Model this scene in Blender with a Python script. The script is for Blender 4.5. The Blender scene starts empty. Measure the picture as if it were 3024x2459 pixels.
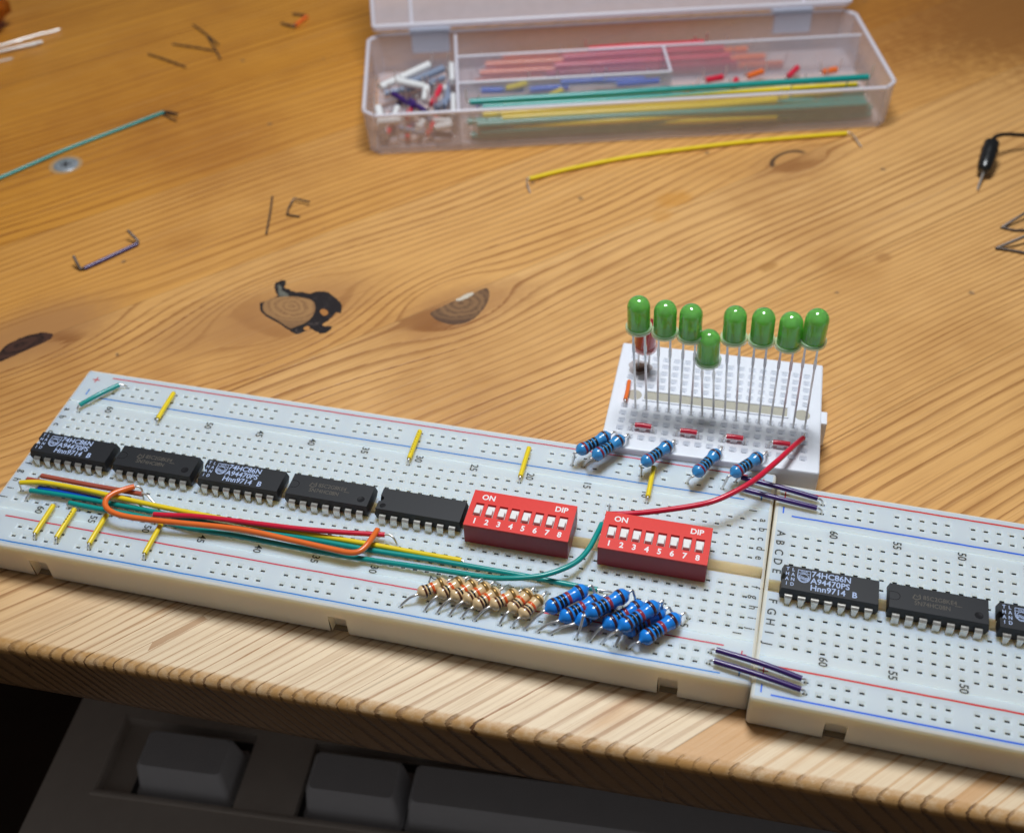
import bpy, math, random
import numpy as np
from mathutils import Vector, Matrix, Quaternion

S = 0.001                      # everything below is measured in millimetres
random.seed(7)
scn = bpy.context.scene
COL = scn.collection

# ------------------------------------------------------------------ camera
cam_d = bpy.data.cameras.new('camera'); cam = bpy.data.objects.new('camera', cam_d); COL.objects.link(cam)
R0 = ((0.97078397, 0.23797188, -0.03078758), (0.14471333, -0.68297241, -0.7159656), (-0.19140675, 0.69059255, -0.69745636))
M = Matrix(((R0[0][0], -R0[1][0], -R0[2][0], -4.881 * S), (R0[0][1], -R0[1][1], -R0[2][1], -155.368 * S),
            (R0[0][2], -R0[1][2], -R0[2][2], 199.674 * S), (0, 0, 0, 1)))
cam.matrix_world = M
cam_d.sensor_width = 36; cam_d.sensor_fit = 'HORIZONTAL'; cam_d.lens = 3507.677 / 3024 * 36
cam_d.clip_start = 0.01; cam_d.clip_end = 10
cam_d.dof.use_dof = True; cam_d.dof.focus_distance = 0.245; cam_d.dof.aperture_fstop = 17
scn.camera = cam

# ------------------------------------------------------------------ light
world = bpy.data.worlds.new('World'); scn.world = world; world.use_nodes = True
wb = world.node_tree.nodes['Background']; wb.inputs[0].default_value = (0.92, 0.88, 0.88, 1); wb.inputs[1].default_value = 0.095
def area(name, loc, target, size, power, color):
    d = bpy.data.lights.new(name, 'AREA'); d.shape = 'DISK'; d.size = size * S; d.energy = power; d.color = color
    o = bpy.data.objects.new(name, d); COL.objects.link(o); o.location = Vector(loc) * S
    o.rotation_euler = (Vector(target) - Vector(loc)).to_track_quat('-Z', 'Y').to_euler()
    return o
area('desk_lamp_light', (-50, 112, 450), (-60, 20, 0), 150, 2.12, (0.925, 0.965, 1.0))
scn.view_settings.view_transform = 'Standard'; scn.view_settings.look = 'None'
scn.view_settings.exposure = 0; scn.view_settings.gamma = 1
scn.render.engine = 'CYCLES'
scn.cycles.max_bounces = 6; scn.cycles.diffuse_bounces = 4; scn.cycles.glossy_bounces = 3; scn.cycles.transparent_max_bounces = 20

# ------------------------------------------------------------------ node helpers
class NT:
    def __init__(s, name):
        s.m = bpy.data.materials.new(name); s.m.use_nodes = True; s.t = s.m.node_tree
        s.b = s.t.nodes['Principled BSDF']; s.out = s.t.nodes['Material Output']
    def n(s, typ, **kw):
        nd = s.t.nodes.new(typ)
        for k, v in kw.items(): setattr(nd, k, v)
        return nd
    def link(s, a, b): s.t.links.new(a, b)
    def put(s, sock, v):
        if hasattr(v, 'is_linked') or hasattr(v, 'links'): s.link(v, sock)
        elif isinstance(v, (tuple, list)) and len(v) == 3 and sock.type == 'RGBA': sock.default_value = (*v, 1)
        else: sock.default_value = v
    def math(s, op, a, b=None, c=None, clamp=False):
        nd = s.n('ShaderNodeMath', operation=op); nd.use_clamp = clamp
        s.put(nd.inputs[0], a)
        if b is not None: s.put(nd.inputs[1], b)
        if c is not None: s.put(nd.inputs[2], c)
        return nd.outputs[0]
    def mix(s, f, a, b, mode='MIX'):
        nd = s.n('ShaderNodeMix', data_type='RGBA', blend_type=mode); nd.clamp_factor = True
        s.put(nd.inputs[0], f); s.put(nd.inputs[6], a); s.put(nd.inputs[7], b); return nd.outputs[2]
    def sstep(s, x, a, b):
        nd = s.n('ShaderNodeMapRange', interpolation_type='SMOOTHSTEP')
        s.put(nd.inputs[0], x); s.put(nd.inputs[1], a); s.put(nd.inputs[2], b); return nd.outputs[0]
    def ramp(s, x, pts, interp='LINEAR'):
        nd = s.n('ShaderNodeValToRGB'); e = nd.color_ramp.elements; nd.color_ramp.interpolation = interp
        while len(e) < len(pts): e.new(0.5)
        for el, (p, c) in zip(e, pts): el.position = p; el.color = (*c, 1) if len(c) == 3 else c
        s.put(nd.inputs[0], x); return nd.outputs[0]
    def coord(s, out='Object', scale=(1000, 1000, 1000), rot=(0, 0, 0)):
        tc = s.n('ShaderNodeTexCoord'); mp = s.n('ShaderNodeMapping', vector_type='POINT')
        s.link(tc.outputs[out], mp.inputs[0]); mp.inputs['Scale'].default_value = scale
        if rot != (0, 0, 0):
            m2 = s.n('ShaderNodeMapping', vector_type='POINT'); m2.inputs['Rotation'].default_value = rot
            s.link(mp.outputs[0], m2.inputs[0]); return m2.outputs[0]
        return mp.outputs[0]
    def noise(s, vec, scale, detail=3, rough=0.55, dist=0.0):
        nd = s.n('ShaderNodeTexNoise'); s.link(vec, nd.inputs['Vector']); nd.inputs['Scale'].default_value = scale
        nd.inputs['Detail'].default_value = detail; nd.inputs['Roughness'].default_value = rough
        nd.inputs['Distortion'].default_value = dist; return nd.outputs[0]
    def bump(s, h, strength, dist_mm):
        nd = s.n('ShaderNodeBump'); nd.inputs['Strength'].default_value = strength
        nd.inputs['Distance'].default_value = dist_mm * S; s.link(h, nd.inputs['Height'])
        s.link(nd.outputs[0], s.b.inputs['Normal']); return nd
    def set(s, **kw):
        names = {'color': 'Base Color', 'rough': 'Roughness', 'metal': 'Metallic', 'alpha': 'Alpha', 'sss': 'Subsurface Weight',
                 'trans': 'Transmission Weight', 'ior': 'IOR', 'coat': 'Coat Weight', 'coat_rough': 'Coat Roughness', 'spec': 'Specular IOR Level'}
        for k, v in kw.items(): s.put(s.b.inputs[names[k]], v)
        return s

def simple(name, color, rough=0.4, metal=0.0, var=0.12, scale=1.2, bump=0.0, **kw):
    """plain surface with a little uneven tone and gloss"""
    t = NT(name); v = t.coord(); nz = t.noise(v, scale, 4)
    dark = tuple(c * (1 - var) for c in color); lite = tuple(min(1, c * (1 + var)) for c in color)
    t.set(color=t.mix(nz, dark, lite), metal=metal, **kw)
    r = t.math('MULTIPLY_ADD', nz, 0.12, rough - 0.06); t.set(rough=r)
    if bump: t.bump(nz, 0.5, bump)
    return t.m

def plastic_sss(name, color, radius=(2.0, 1.9, 1.6), weight=0.5, rough=0.42, rad_scale=1.0):
    t = NT(name); v = t.coord(); nz = t.noise(v, 0.15, 4); fine = t.noise(v, 3.0, 3)
    t.set(color=t.mix(nz, tuple(c * 0.96 for c in color), color), rough=t.math('MULTIPLY_ADD', fine, 0.15, rough - 0.07), sss=weight)
    t.b.inputs['Subsurface Radius'].default_value = tuple(r * S for r in radius); t.b.inputs['Subsurface Scale'].default_value = rad_scale; t.b.subsurface_method = 'BURLEY'
    t.bump(fine, 0.25, 0.03)
    return t.m

MAT = {}
MAT['board'] = plastic_sss('breadboard_plastic_lamp_tint', (0.585, 0.65, 0.69), (6.0, 4.0, 1.9), 0.85)  # same cream plastic; lamp's bluish reflection on top put into the colour
MAT['board_side'] = plastic_sss('breadboard_plastic_bulk', (0.80, 0.76, 0.65), (6.0, 4.2, 2.0), 0.85)
MAT['mini'] = plastic_sss('mini_board_plastic', (0.80, 0.83, 0.90), (1.2, 1.2, 1.2), 0.4)
MAT['slot'] = simple('contact_slot', (0.16, 0.165, 0.155), 0.6)
MAT['slot_soft'] = simple('contact_slot_pale', (0.27, 0.28, 0.27), 0.6)
MAT['slot_clip'] = simple('contact_clip', (0.36, 0.35, 0.32), 0.4, 0.3)
MAT['slot_pale'] = simple('mini_hole_inside', (0.42, 0.46, 0.52), 0.6)
MAT['ink_black'] = simple('black_print', (0.022, 0.03, 0.035), 0.5)
MAT['ink_red'] = simple('red_print', (0.58, 0.015, 0.06), 0.5, scale=0.6, var=0.2)
MAT['ink_red2'] = simple('bright_red_print', (0.62, 0.012, 0.015), 0.45)
MAT['ink_blue'] = simple('blue_print', (0.005, 0.20, 0.62), 0.5, scale=0.6, var=0.25)
MAT['ink_blue2'] = simple('deep_blue_print', (0.0, 0.12, 0.72), 0.45)
MAT['foam'] = simple('foam_backing', (0.30, 0.24, 0.16), 0.9)
MAT['steel'] = simple('tinned_wire', (0.78, 0.76, 0.73), 0.32, 0.85, var=0.25, scale=2.0)
MAT['steel_dark'] = simple('dull_wire', (0.13, 0.11, 0.10), 0.38, 0.7, var=0.3, scale=2.0)
MAT['bright'] = simple('bright_solder', (0.75, 0.74, 0.73), 0.30, 0.8, var=0.12, scale=.7)
MAT['pin'] = simple('ic_pin_tin', (0.70, 0.68, 0.63), 0.36, 0.85, var=0.2, scale=1.5, bump=0.02)
MAT['epoxy'] = simple('chip_epoxy', (0.010, 0.011, 0.014), 0.5, var=0.3, scale=2.5, bump=0.02)
MAT['dimple'] = simple('chip_dimple', (0.012, 0.012, 0.014), 0.25, var=0.1)
MAT['chip_ink'] = simple('chip_white_print', (0.42, 0.52, 0.76), 0.6)
MAT['chip_faint'] = simple('chip_laser_print', (0.11, 0.095, 0.075), 0.7)
MAT['red_dark'] = simple('switch_body_red', (0.30, 0.012, 0.020), 0.42)
MAT['red_top'] = simple('switch_face_red', (0.74, 0.022, 0.012), 0.45, var=0.06, bump=0.02)
MAT['white_pl'] = simple('switch_lever_white', (0.80, 0.78, 0.76), 0.4, var=0.04)
MAT['white_ink'] = simple('white_print', (0.85, 0.80, 0.80), 0.5, var=0.03)
for nm, c in dict(yellow=(0.88, 0.66, 0.02), teal=(0.002, 0.30, 0.27), blue=(0.008, 0.09, 0.66), brown=(0.42, 0.10, 0.065), red=(0.66, 0.012, 0.045),
                  orange=(0.85, 0.17, 0.028), purple=(0.042, 0.012, 0.13), white=(0.80, 0.80, 0.80), grey=(0.22, 0.27, 0.38), black=(0.008, 0.008, 0.009),
                  green=(0.01, 0.25, 0.05)).items():
    MAT['w_' + nm] = simple('insulation_' + nm, c, 0.3, var=0.10, scale=0.5, coat=0.25, coat_rough=0.15)
MAT['res_blue'] = simple('resistor_blue', (0.014, 0.25, 0.82), 0.22, var=0.08, coat=0.5, coat_rough=0.06, bump=0.02)
MAT['res_lblue'] = simple('resistor_light_blue', (0.045, 0.27, 0.60), 0.25, var=0.08, coat=0.5, coat_rough=0.06, bump=0.02)
MAT['res_tan'] = simple('resistor_tan', (0.76, 0.54, 0.29), 0.25, var=0.06, coat=0.5, coat_rough=0.06, bump=0.02)
for nm, c in dict(brown=(0.07, 0.012, 0.006), black=(0.006, 0.006, 0.008), orange=(0.80, 0.10, 0.01), red=(0.33, 0.03, 0.045), dbrown=(0.055, 0.015, 0.02), dred=(0.22, 0.01, 0.03)).items():
    MAT['band_' + nm] = simple('band_' + nm, c, 0.28, coat=0.4, coat_rough=0.08)
MAT['band_gold'] = simple('band_gold', (0.42, 0.25, 0.08), 0.35, 0.7)

def led_mats(nm, shell, core, cup):
    t = NT('led_shell_' + nm); t.set(color=shell, rough=0.10, trans=0.85, ior=1.40, coat=1.0, coat_rough=0.03); MAT['shell_' + nm] = t.m
    t = NT('led_core_' + nm); v = t.coord(); nz = t.noise(v, 0.8, 3); t.set(color=t.mix(nz, tuple(c * .8 for c in core), core), rough=0.5)
    t.set(alpha=0.60)
    tr = t.n('ShaderNodeBsdfTranslucent'); tr.inputs[0].default_value = (*core, 1); mx = t.n('ShaderNodeMixShader'); mx.inputs[0].default_value = 0.35
    t.link(t.b.outputs[0], mx.inputs[1]); t.link(tr.outputs[0], mx.inputs[2]); t.link(mx.outputs[0], t.out.inputs[0]); MAT['core_' + nm] = t.m
    t = NT('led_flange_' + nm); t.set(color=tuple(.35 + .6 * c for c in shell), rough=0.1, alpha=0.55, coat=1.0); MAT['flange_' + nm] = t.m
    MAT['cup_' + nm] = simple('led_cup_' + nm, cup, 0.4, var=0.1)
led_mats('green', (0.60, 1.0, 0.45), (0.32, 0.98, 0.08), (0.75, 1.0, 0.18))
led_mats('red', (0.95, 0.20, 0.20), (0.80, 0.03, 0.04), (0.9, 0.2, 0.1))

def frosted(name, color, alpha, rough=0.3):
    t = NT(name); v = t.coord(); nz = t.noise(v, 0.25, 4)
    t.set(color=color, rough=rough, alpha=t.math('MULTIPLY_ADD', nz, 0.10, alpha - 0.05), coat=0.25, coat_rough=0.2)
    return t.m
MAT['case'] = frosted('frosted_case_plastic', (0.80, 0.78, 0.87), 0.31)
MAT['case_rim'] = frosted('frosted_case_rim', (0.88, 0.86, 0.94), 0.66)
MAT['case_clip'] = frosted('frosted_case_clip', (0.72, 0.78, 0.92), 0.72)
t = NT('amber_glass'); t.set(color=(0.75, 0.22, 0.02), rough=0.1, trans=0.6, ior=1.45); v = t.coord(); t.bump(t.noise(v, 0.25, 3), 0.9, 2.0); MAT['amber'] = t.m
MAT['key_case'] = simple('keyboard_case_plastic', (0.62, 0.56, 0.50), 0.55, var=0.06, scale=0.2, bump=0.02)
MAT['keycap'] = simple('keycap_plastic', (0.62, 0.63, 0.66), 0.5, var=0.05, scale=0.2)
MAT['key_well'] = simple('keyboard_gap_shade', (0.05, 0.05, 0.055), 0.6)
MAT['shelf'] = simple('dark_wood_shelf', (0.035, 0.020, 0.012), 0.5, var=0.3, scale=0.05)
MAT['floor'] = simple('dark_floor', (0.03, 0.02, 0.015), 0.7, var=0.3, scale=0.01)
MAT['melt'] = simple('scorched_plastic', (0.10, 0.055, 0.035), 0.6, var=0.5, scale=1.0)
MAT['soot'] = simple('scorch_smudge', (0.42, 0.38, 0.38), 0.6, var=0.25, scale=0.8)
MAT['cavity'] = simple('board_cavity', (0.42, 0.40, 0.33), 0.6)

# ------------------------------------------------------------------ mesh helpers
class MB:
    def __init__(s): s.v = []; s.f = []; s.m = []; s.sm = []
    def add(s, vs, fs, mi=0, smooth=False):
        o = len(s.v); s.v.extend([tuple(a) for a in vs]); s.f.extend([tuple(i + o for i in f) for f in fs])
        s.m.extend([mi] * len(fs)); s.sm.extend([smooth] * len(fs)); return s
    def box(s, x0, x1, y0, y1, z0, z1, mi=0, M=None, top=0.0):
        """box; top = how much the top face is drawn in"""
        vs = [(x0, y0, z0), (x1, y0, z0), (x1, y1, z0), (x0, y1, z0),
              (x0 + top, y0 + top, z1), (x1 - top, y0 + top, z1), (x1 - top, y1 - top, z1), (x0 + top, y1 - top, z1)]
        if M is not None: vs = [tuple(M @ Vector(a)) for a in vs]
        return s.add(vs, [(0, 3, 2, 1), (4, 5, 6, 7), (0, 1, 5, 4), (1, 2, 6, 5), (2, 3, 7, 6), (3, 0, 4, 7)], mi)
    def rings(s, rings, mi=0, smooth=True, closed=True, cap0=True, cap1=True):
        n = len(rings[0]); vs = [p for r in rings for p in r]; fs = []
        for i in range(len(rings) - 1):
            for j in range(n if closed else n - 1):
                k = (j + 1) % n; fs.append((i * n + j, i * n + k, (i + 1) * n + k, (i + 1) * n + j))
        s.add(vs, fs, mi, smooth)
        if cap0: s.add(rings[0], [tuple(range(n))[::-1]], mi)
        if cap1: s.add(rings[-1], [tuple(range(n))], mi)
        return s
    def tube(s, path, r, seg=10, mi=0, sub=0, radii=None):
        P = [Vector(p) for p in path]
        if sub: P = catmull(P, sub)
        n = len(P); T = [(P[min(i + 1, n - 1)] - P[max(i - 1, 0)]).normalized() for i in range(n)]
        up = Vector((0, 0, 1)) if abs(T[0].z) < 0.9 else Vector((1, 0, 0))
        a = (up - T[0] * up.dot(T[0])).normalized(); rings = []
        for i in range(n):
            if i:
                q = T[i - 1].rotation_difference(T[i]); a = (q @ a); a = (a - T[i] * a.dot(T[i])).normalized()
            b = T[i].cross(a); rr = radii[i] if radii else r
            rings.append([tuple(P[i] + (a * math.cos(2 * math.pi * k / seg) + b * math.sin(2 * math.pi * k / seg)) * rr) for k in range(seg)])
        return s.rings(rings, mi)
    def lathe(s, prof, seg=28, mi=0, c=(0, 0), axis='z', cap0=True, cap1=True, M=None):
        rings = []
        for r, h in prof:
            ring = []
            for k in range(seg):
                a = 2 * math.pi * k / seg; x, y = r * math.cos(a), r * math.sin(a)
                p = (c[0] + x, c[1] + y, h) if axis == 'z' else (h, x, y)
                if M is not None: p = tuple(M @ Vector(p))
                ring.append(p)
            rings.append(ring)
        return s.rings(rings, mi, cap0=cap0, cap1=cap1)
    def strip(s, pts, w, z, mi=0, M=None, closed=False):
        """flat printed stroke of width w through 2-D points"""
        P = [Vector((p[0], p[1])) for p in pts]
        if closed: P = P + [P[0]]
        L, Rr = [], []
        for i in range(len(P)):
            d = P[min(i + 1, len(P) - 1)] - P[max(i - 1, 0)]
            if closed and i in (0, len(P) - 1): d = P[1] - P[-2]
            d.normalize(); nn = Vector((-d.y, d.x)) * (w / 2)
            L.append(P[i] + nn); Rr.append(P[i] - nn)
        vs = [(a.x, a.y, z) for a in L] + [(a.x, a.y, z) for a in Rr]
        if M is not None: vs = [tuple(M @ Vector(a)) for a in vs]
        n = len(P); return s.add(vs, [(i, n + i, n + i + 1, i + 1) for i in range(n - 1)], mi)
    def text(s, txt, size, x, y, z, ang=0.0, mi=0, M=None, bold=0.0, sx=1.0, align='C'):
        vs, fs, w = text_geo(txt, bold); ca, sa = math.cos(ang), math.sin(ang); out = []
        for a, b in vs:
            a = (a - (w / 2 if align == 'C' else 0)) * size * sx; b = (b - 0.36) * size
            p = (x + a * ca - b * sa, y + a * sa + b * ca, z)
            out.append(tuple(M @ Vector(p)) if M is not None else p)
        return s.add(out, fs, mi)
    def build(s, name, mats, parent=None, origin=None, world=True):
        """link as one mesh object; coordinates are world mm, stored relative to parent"""
        if not isinstance(mats, (list, tuple)): mats = [mats]
        off = Vector((0, 0, 0))
        if parent is not None and world: off = Vector(parent['_base'])
        me = bpy.data.meshes.new(name)
        me.from_pydata([((a - off.x) * S, (b - off.y) * S, (c - off.z) * S) for a, b, c in s.v], [], s.f)
        for m in mats: me.materials.append(m)
        me.polygons.foreach_set('material_index', s.m); me.polygons.foreach_set('use_smooth', s.sm); me.update()
        o = bpy.data.objects.new(name, me); COL.objects.link(o)
        if parent is not None: o.parent = parent; o['_base'] = list(parent['_base']) if world else [0, 0, 0]
        else: o['_base'] = [0, 0, 0]
        return o

def catmull(P, sub):
    out = []; n = len(P)
    for i in range(n - 1):
        p0, p1, p2, p3 = P[max(i - 1, 0)], P[i], P[i + 1], P[min(i + 2, n - 1)]
        for k in range(sub):
            t = k / sub
            out.append(0.5 * ((2 * p1) + (p2 - p0) * t + (2 * p0 - 5 * p1 + 4 * p2 - p3) * t * t + (-p0 + 3 * p1 - 3 * p2 + p3) * t ** 3))
    out.append(P[-1]); return out

_tg = {}
def text_geo(txt, bold):
    k = (txt, bold)
    if k not in _tg:
        cu = bpy.data.curves.new('tmp', 'FONT'); cu.body = txt; cu.size = 1; cu.resolution_u = 3; cu.offset = bold
        ob = bpy.data.objects.new('tmp', cu); COL.objects.link(ob)
        dg = bpy.context.evaluated_depsgraph_get(); me = bpy.data.meshes.new_from_object(ob.evaluated_get(dg))
        vs = [(v.co.x, v.co.y) for v in me.vertices]; fs = [tuple(p.vertices) for p in me.polygons]
        bpy.data.objects.remove(ob); bpy.data.curves.remove(cu); bpy.data.meshes.remove(me)
        w = max(v[0] for v in vs) + min(v[0] for v in vs)
        _tg[k] = (vs, fs, w)
    return _tg[k]

def tag(o, label, cat, group=None, kind=None):
    if label: o['label'] = label
    if cat: o['category'] = cat
    if group: o['group'] = group
    if kind: o['kind'] = kind
    return o
def thing(name, loc, label, cat, group=None):
    o = bpy.data.objects.new(name, None); COL.objects.link(o); o.empty_display_size = 0.002
    o.location = Vector(loc) * S; o['_base'] = list(loc)
    return tag(o, label, cat, group)
def bevel(o, w, seg=2, ang=35):
    m = o.modifiers.new('bevel', 'BEVEL'); m.width = w * S; m.segments = seg; m.limit_method = 'ANGLE'; m.angle_limit = math.radians(ang)
    return o
def RZ(a, x=0, y=0, z=0): return Matrix.Translation((x, y, z)) @ Matrix.Rotation(a, 4, 'Z')

# ------------------------------------------------------------------ setting
b = MB(); b.box(-2500, 2500, -2500, 2500, -721, -720)
tag(b.build('floor', MAT['floor']), None, None, kind='structure')

# ------------------------------------------------------------------ wooden table
TH = math.radians(46); CT, ST = math.cos(TH), math.sin(TH)
EA, EB = -38.4, 0.031
def to_uw(x, y): return (x * CT + y * ST, -x * ST + y * CT)
KN = [(to_uw(-128.5, 69.5), 19.0, 10.5), (to_uw(-84.5, 81.2), 15.0, 9.0), (to_uw(-193.0, 41.5), 26.0, 8.5), (to_uw(0.0, 169.5), 9.0, 5.0)]
BOUNDS = [-260, -212, -163, -114, -66, -19.6, 23.6, 71.7, 119.6, 166.6, 214.5, 262, 310, 358, 406, 454]
# per plank: ring spacing, spacing growth with distance from lower seam, curve, tone
PL = {-66: (3.0, .030, .6, .30), -19.6: (3.2, -.03, .3, .22), 23.6: (1.8, .006, .4, .22), 71.7: (3.0, -.02, .5, .16), 119.6: (2.7, .0, .8, .36),
      166.6: (3.0, .03, .5, .62), 214.5: (3.6, -.02, .6, .80), 262: (3.6, .02, .6, .85), 310: (4.2, .0, .5, .9)}
def table_mesh():
    V, F, PH, TO, WO, PK = [], [], [], [], [], []; base = 0
    for bi in range(len(BOUNDS) - 1):
        w0, w1 = BOUNDS[bi], BOUNDS[bi + 1]
        fine = 0.75 if -70 < w0 < 380 else 6
        nw = max(4, int((w1 - w0) / fine)); ws = np.linspace(w0 + 0.006, w1 - 0.006, nw)
        u_e = (EA - ws * CT - EB * ws * ST) / (ST - EB * CT)
        step = 1.5 if fine < 1 else 8
        L = 330 if fine < 1 else 330
        s = np.concatenate([np.arange(0, 10, 0.75), np.arange(10, L, step), [L + 60, L + 200]])
        # points on top
        U = u_e[:, None] + s[None, :]; Wg = np.repeat(ws[:, None], len(s), 1)
        X = U * CT - Wg * ST; Y = U * ST + Wg * CT; Z = np.zeros_like(X)
        # round-over and front face
        nx, ny = EB / math.hypot(1, EB), -1 / math.hypot(1, EB)
        prof = [(2.0 * math.sin(t), -2.0 * (1 - math.cos(t))) for t in np.linspace(math.pi / 2, math.pi / 10, 5)]
        prof = [(0.9, -15.6), (1.7, -15.0), (2.0, -13), (2.0, -9), (2.0, -5)] + prof
        Xp = np.stack([X[:, 0] + a * nx for a, z in prof], 1); Yp = np.stack([Y[:, 0] + a * ny for a, z in prof], 1)
        Zp = np.stack([np.full(nw, z) for a, z in prof], 1)
        X = np.concatenate([Xp, X], 1); Y = np.concatenate([Yp, Y], 1); Z = np.concatenate([Zp, Z], 1)
        u = X * CT + Y * ST; w = -X * ST + Y * CT
        d = Y - (EA + EB * X)                                    # distance from the front edge
        we = w.copy()
        for (kc, A, B) in KN:
            if not (w0 - 1 <= kc[1] <= w1 + 12 or w0 - 12 <= kc[1] <= w1 + 1): continue
            du, dw = u - kc[0], w - kc[1]; rho2 = (du / A) ** 2 + (dw / B) ** 2
            we = we - dw / np.maximum(rho2, 1.0) ** 1.0
        sp, gr, cu, tn = PL.get(w0, (3.8, 0.0, 0.6, .5))
        h = we - w0 - 0.55 * Z * 1.0
        h = h + cu * (2.6 * np.sin(u / 61.0 + bi * 1.9) + 1.3 * np.sin(u / 23.0 + bi * 4.1 + w / 30) + 0.35 * np.sin(u / 9.0 + w / 7.0 + bi))
        ph = h / sp + gr * 0.5 * h * h / sp / 10 + 0.30 * np.sin(h / 5.1 + bi) + 0.10 * np.sin(h / 1.9 + bi * 2)
        PH.append(ph + bi * 7.31)
        tone = tn + 0.0 * X + 0.55 * np.clip((Y - 150) / 200, 0, 1) + 0.35 * np.clip((-150 - X) / 150, 0, 1)  # varnish deepens rearward and left, with lamp falloff painted in
        TO.append(np.clip(tone, 0, 1.2))
        wv = 1.5 * np.sin(X / 13.0) + 2.5 * np.sin(X / 37.0)
        worn = np.clip((24 + wv - d) / 9.0, 0, 1) * np.clip((X + 170) / 55, 0, 1) * (Z > -1.2)
        WO.append(worn); PK.append(np.full_like(X, bi * 0.37 % 1))
        nr, nc = X.shape
        V.append(np.stack([X, Y, Z], 2).reshape(-1, 3))
        i = (np.arange(nr - 1)[:, None] * nc + np.arange(nc - 1)[None, :]).reshape(-1) + base
        F.append(np.stack([i, i + 1, i + nc + 1, i + nc], 1)); base += nr * nc
    V = np.concatenate(V) * S; F = np.concatenate(F)
    me = bpy.data.meshes.new('table_top'); me.vertices.add(len(V)); me.vertices.foreach_set('co', V.astype(np.float32).ravel())
    me.loops.add(F.size); me.loops.foreach_set('vertex_index', F.astype(np.int32).ravel())
    me.polygons.add(len(F)); me.polygons.foreach_set('loop_start', np.arange(0, F.size, 4, dtype=np.int32))
    me.polygons.foreach_set('loop_total', np.full(len(F), 4, np.int32)); me.polygons.foreach_set('use_smooth', np.ones(len(F), bool))
    for nm, arr in (('phase', PH), ('tone', TO), ('worn', WO), ('plank', PK)):
        at = me.attributes.new(nm, 'FLOAT', 'POINT'); at.data.foreach_set('value', np.concatenate([a.ravel() for a in arr]).astype(np.float32))
    me.update(); me.validate()
    return me

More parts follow.
